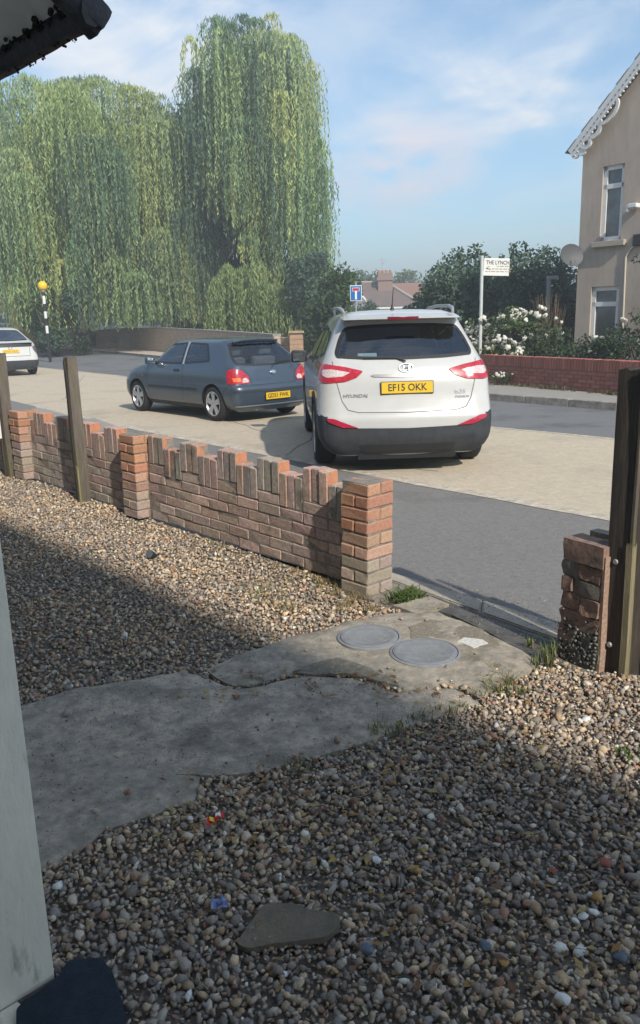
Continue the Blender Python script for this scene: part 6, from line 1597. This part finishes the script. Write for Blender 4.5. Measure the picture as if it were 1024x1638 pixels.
pnl = empty('black_wall_panel', (bs.x+.03, bs.y-.09, AT(145, 543, bs.y).z), yaw, label='square black panel fixed to the brick wall under the willow', cat='panel')
b = MB(); hw = 8.5*bs.y/FOC/abs(math.cos(yaw)); hh_ = 11*bs.y/FOC; b.box((0, 0, 0), (hw*2, .04, hh_*2), bev=.01); b.build('face', mat('mottled_black', (.03, .028, .032), .7, .3, 8, col2=(.09, .08, .09), lo=.5, hi=.7), pnl)
b = MB()
for k in (-1, 1): b.box((k*(hw-.03), -.025, 0), (.05, .02, hh_*2)); b.box((0, -.025, k*(hh_-.03)), (hw*2-.11, .02, .05))
b.build('frame', M_black, pnl)
# brick pier and short wall right of it
p0, p1 = G(420, 600, .1), G(484, 592, .1)
Yq = 27.5
wq = empty('end_brick_wall', (0, 0, 0), label='sunlit brick wall end with a pale pier between the blue car and the SUV', cat='wall')
a, c_ = AT(425, 560, Yq+1.2), AT(470, 560, Yq)
d = Vector((c_.x-a.x, c_.y-a.y, 0)); o = MB().plate([(0, 0, 0), (d.length, 0, 0), (d.length, 0, AT(450, 541, Yq).z), (0, 0, AT(450, 539, Yq).z)], (0, 1, 0), .22).build('wall_length', M_pwall, wq); o.location = (a.x, a.y, 0); o.rotation_euler = (0, 0, math.atan2(d.y, d.x))
M_pier = mat('sandy_brick', (.42, .29, .19), .9, .15, 6, col2=(.34, .22, .14))
zq = AT(475, 532, Yq).z; pr2 = AT(475, 560, Yq)
for k in range(int(zq/.15)):
    o = MB().box((pr2.x, Yq, .075+k*.15), (.44+random.uniform(-.01, .01), .44, .14)).build('brick_course', M_pier, wq)
MB().box((pr2.x, Yq, zq/2), (.4, .4, zq)).build('mortar', M_rmortar, wq); MB().box((pr2.x, Yq, zq+.02), (.52, .52, .07), bev=.01).build('cap', M_pier, wq)

# ------------------------------------------------------------------ far buildings
Yh = 75.0
def XZ(px, py, Y=Yh): q = AT(px, py, Y); return q.x, q.z
M_rooft = mat('brown_roof_tiles', (.17, .12, .105), .9, .12, .8, stretch=(1, 1, 6), col2=(.14, .105, .095)); M_roofr = mat('red_roof_tiles', (.24, .13, .10), .9, .12, .8, stretch=(1, 1, 6))
fh = empty('bungalow', (0, 0, 0), label='distant bungalow with a hipped brown roof and a cluster of chimney pots', cat='house')
(xa, ze), (xb, _), (xr0, zr), (xr1, _) = XZ(556, 492), XZ(670, 492), XZ(577, 450), XZ(622, 446)
b = MB(); b.box(((xa+xb)/2, Yh+3.5, ze/2), (xb-xa-.5, 7, ze)); wl_ = b.build('wall', mat('cream_render', (.42, .36, .31), .9, .1, 2), fh)
def roofmesh(xa, xb, xr0, xr1, ze, zr, y0, y1, mt_, par, nm='roof'):
    ym = (y0+y1)/2; V = [(xa, y0, ze), (xb, y0, ze), (xb, y1, ze), (xa, y1, ze), (xr0, ym, zr), (xr1, ym, zr)]
    return pymesh(nm, V, [(0, 1, 5, 4), (2, 3, 4, 5), (1, 2, 5), (3, 0, 4), (3, 2, 1, 0)], mt_, par)
rf = roofmesh(xa-.2, xb+.3, xr0, xr1, ze, zr, Yh-.5, Yh+7.5, M_rooft, fh)
# pale hip tiles
b = MB(); b.tube([(xr1, Yh+3.5, zr+.05), (xb+.3, Yh-.5, ze+.08)], .13, 6); b.tube([(xr0, Yh+3.5, zr+.05), (xa-.2, Yh-.5, ze+.08)], .1, 6); b.tube([(xr0, Yh+3.5, zr+.05), (xr1, Yh+3.5, zr+.05)], .1, 6); b.build('hip_tiles', mat('pale_hip_tile', (.4, .33, .29), .9, .1, 3), rf)
b = MB(); b.box(((xa+xb)/2, Yh-.55, ze-.12), (xb-xa+.5, .15, .16)); b.build('fascia', M_whitepaint, fh)
for px in (590, 632):
    x, z = XZ(px, 500); wf = MB().box((x, Yh-.04, ze-1.1), (1.3, .1, 1.1), bev=.02).build('window', M_whitepaint, fh); MB().box((x, Yh-.1, ze-1.1), (1.1, .04, .9)).build('pane', M_glasswin, wf)
xc0, zc1 = XZ(604, 440); xc1, zc0 = XZ(628, 470)
b = MB(); b.box(((xc0+xc1)/2+.2, Yh+2.6, (zc1+zr-1)/2), (xc1-xc0, 1.1, zc1-zr+1.2+.4), bev=.03); b.box(((xc0+xc1)/2+.2, Yh+2.6, zc1-.25), (xc1-xc0+.25, 1.3, .3), bev=.03); ch = b.build('chimney', mat('chimney_brick', (.25, .17, .14), .9, .15, 4), rf)
for k in range(4):
    x = xc0+.35+k*(xc1-xc0-.3)/3; b = MB(); b.lathe([(.13, 0), (.12, .3), (.15, .45), (.13, .5), (.10, .5)], (x, Yh+2.6, zc1+.05), 'Z', 10); b.build('chimney_pot', mat('terracotta', (.36, .2, .15), .9, .1, 5), ch, smooth=50)
b = MB(); x, z = XZ(616, 410); b.tube([(x, Yh+2.6, zc1), (x, Yh+2.6, z)], .03, 5); 
for k in range(4): b.tube([(x-.3+k*.05, Yh+2.6-.2+k*.1, z-.1-k*.12), (x+.3-k*.05, Yh+2.6+.2-k*.1, z-.1-k*.12)], .02, 4)
b.build('television_aerial', M_metal, ch)
f2 = empty('far_house', (0, 0, 0), label='distant house with a plain red tiled roof right of the chimney', cat='house')
Y2 = 84.0; (xa, ze2), (xb, _), (xr0, zr2), (xr1, _) = XZ(600, 492, Y2), XZ(688, 492, Y2), XZ(590, 452, Y2), XZ(680, 452, Y2)
roofmesh(xa, xb, xr0, xr1, ze2, zr2, Y2, Y2+7, M_roofr, f2); MB().box(((xa+xb)/2, Y2+3.5, ze2/2), (xb-xa-.4, 6, ze2)).build('wall', bpy.data.materials['cream_render'], f2)
f3 = empty('far_house', (0, 0, 0), label='distant dark slate roof with a white gable edge behind the blue road sign', cat='house')
Y3 = 62.0; (xa, z3), (xb, _), (xr0, zr3) = XZ(538, 494, Y3), XZ(592, 494, Y3), XZ(556, 449, Y3)
V = [(xa, Y3, z3), (xb, Y3, z3), (xr0, Y3, zr3), (xa, Y3+6, z3), (xb, Y3+6, z3), (xr0, Y3+6, zr3)]
pymesh('roof', V, [(0, 1, 2), (3, 5, 4), (1, 4, 5, 2), (0, 2, 5, 3), (0, 3, 4, 1)], M_slate, f3); MB().box(((xa+xb)/2, Y3+3, z3/2), (xb-xa-.5, 5.6, z3)).build('wall', bpy.data.materials['cream_render'], f3)
b = MB(); b.plate([(xr0, Y3-.08, zr3+.05), (xb+.2, Y3-.08, z3-.1), (xb+.2, Y3-.08, z3+.1), (xr0, Y3-.08, zr3+.25)], (0, 1, 0), .06); b.build('bargeboard', M_whitepaint, f3)
# sunlit yellow house at the left edge
Yy = 50.0; q = AT(30, 508, Yy); q9 = AT(-90, 508, Yy)
yh = empty('yellow_brick_house', (q.x, q.y, 0), R(-18), label='yellow brick house glimpsed behind the white crossover at the left edge', cat='house')
zt_ = 5.6
b = MB(); b.box((-4.0, 4, zt_/2), (8, 8, zt_)); b.build('wall', mat('yellow_stock_brick', (.62, .4, .16), .9, .1, 3, col2=(.52, .33, .14)), yh)
V = [(-8.3, -.3, zt_), (.3, -.3, zt_), (.3, 8.3, zt_), (-8.3, 8.3, zt_), (-8.3, 4, zt_+2.6), (.3, 4, zt_+2.6)]
pymesh('roof', V, [(0, 1, 5, 4), (2, 3, 4, 5), (1, 2, 5), (3, 0, 4), (3, 2, 1, 0)], M_rooft, yh)
for x, z in ((-1.35, 1.7), (-1.35, 4.2), (-4.5, 1.7), (-4.5, 4.2)):
    f = MB().box((x, -.02, z), (1.1, .08, 1.3), bev=.01).build('window', M_whitepaint, yh); MB().box((x, -.07, z+.3), (.9, .03, .45)).build('pane', M_glasswin, f); MB().box((x, -.07, z-.3), (.9, .03, .55)).build('pane', M_glasswin, f)
p = AT(52, 508, 42); rn2 = random.Random(77)
cl = [(rn2.uniform(-1.2, 1.5), rn2.uniform(-1, 1), z_, .5, .5, .5) for z_ in [rn2.uniform(.4, 3.2) for _ in range(24)]]
bushy('evergreen_bush', 'dark bush between the yellow house and the crossing beacon', 'bush', (p.x+.9, p.y), cl, DARK+BLUEG, leaf=.1, n_per=700)
# distant belt of trees so the ground never ends bare
cl = []
for k in range(150):
    a = rn2.uniform(-1.05, 1.0); r_ = rn2.uniform(150, 190); h_ = rn2.uniform(1.5, 3.0); cl.append((math.sin(a)*r_, math.cos(a)*r_, h_*.8, 5, 5, h_))
crown('distant_trees', cl, 110, .4, MIDG+BLUEG, None, shell=.2, kind='stuff')

# ------------------------------------------------------------------ haze volume added for the veil of the dirty window pane
hz = bpy.data.materials.new('veil_haze'); hz.use_nodes = True; N = hz.node_tree.nodes; L = hz.node_tree.links; N.clear()
out = N.new('ShaderNodeOutputMaterial'); pv_ = N.new('ShaderNodeVolumePrincipled'); pv_.inputs['Color'].default_value = (.93, .97, 1, 1); pv_.inputs['Density'].default_value = .0045; pv_.inputs['Anisotropy'].default_value = .2
L.new(pv_.outputs[0], out.inputs['Volume'])
b = MB(); b.box((0, 560, 11.5), (1500, 1320, 25.2)); hzo = b.build('haze', hz, kind='stuff')
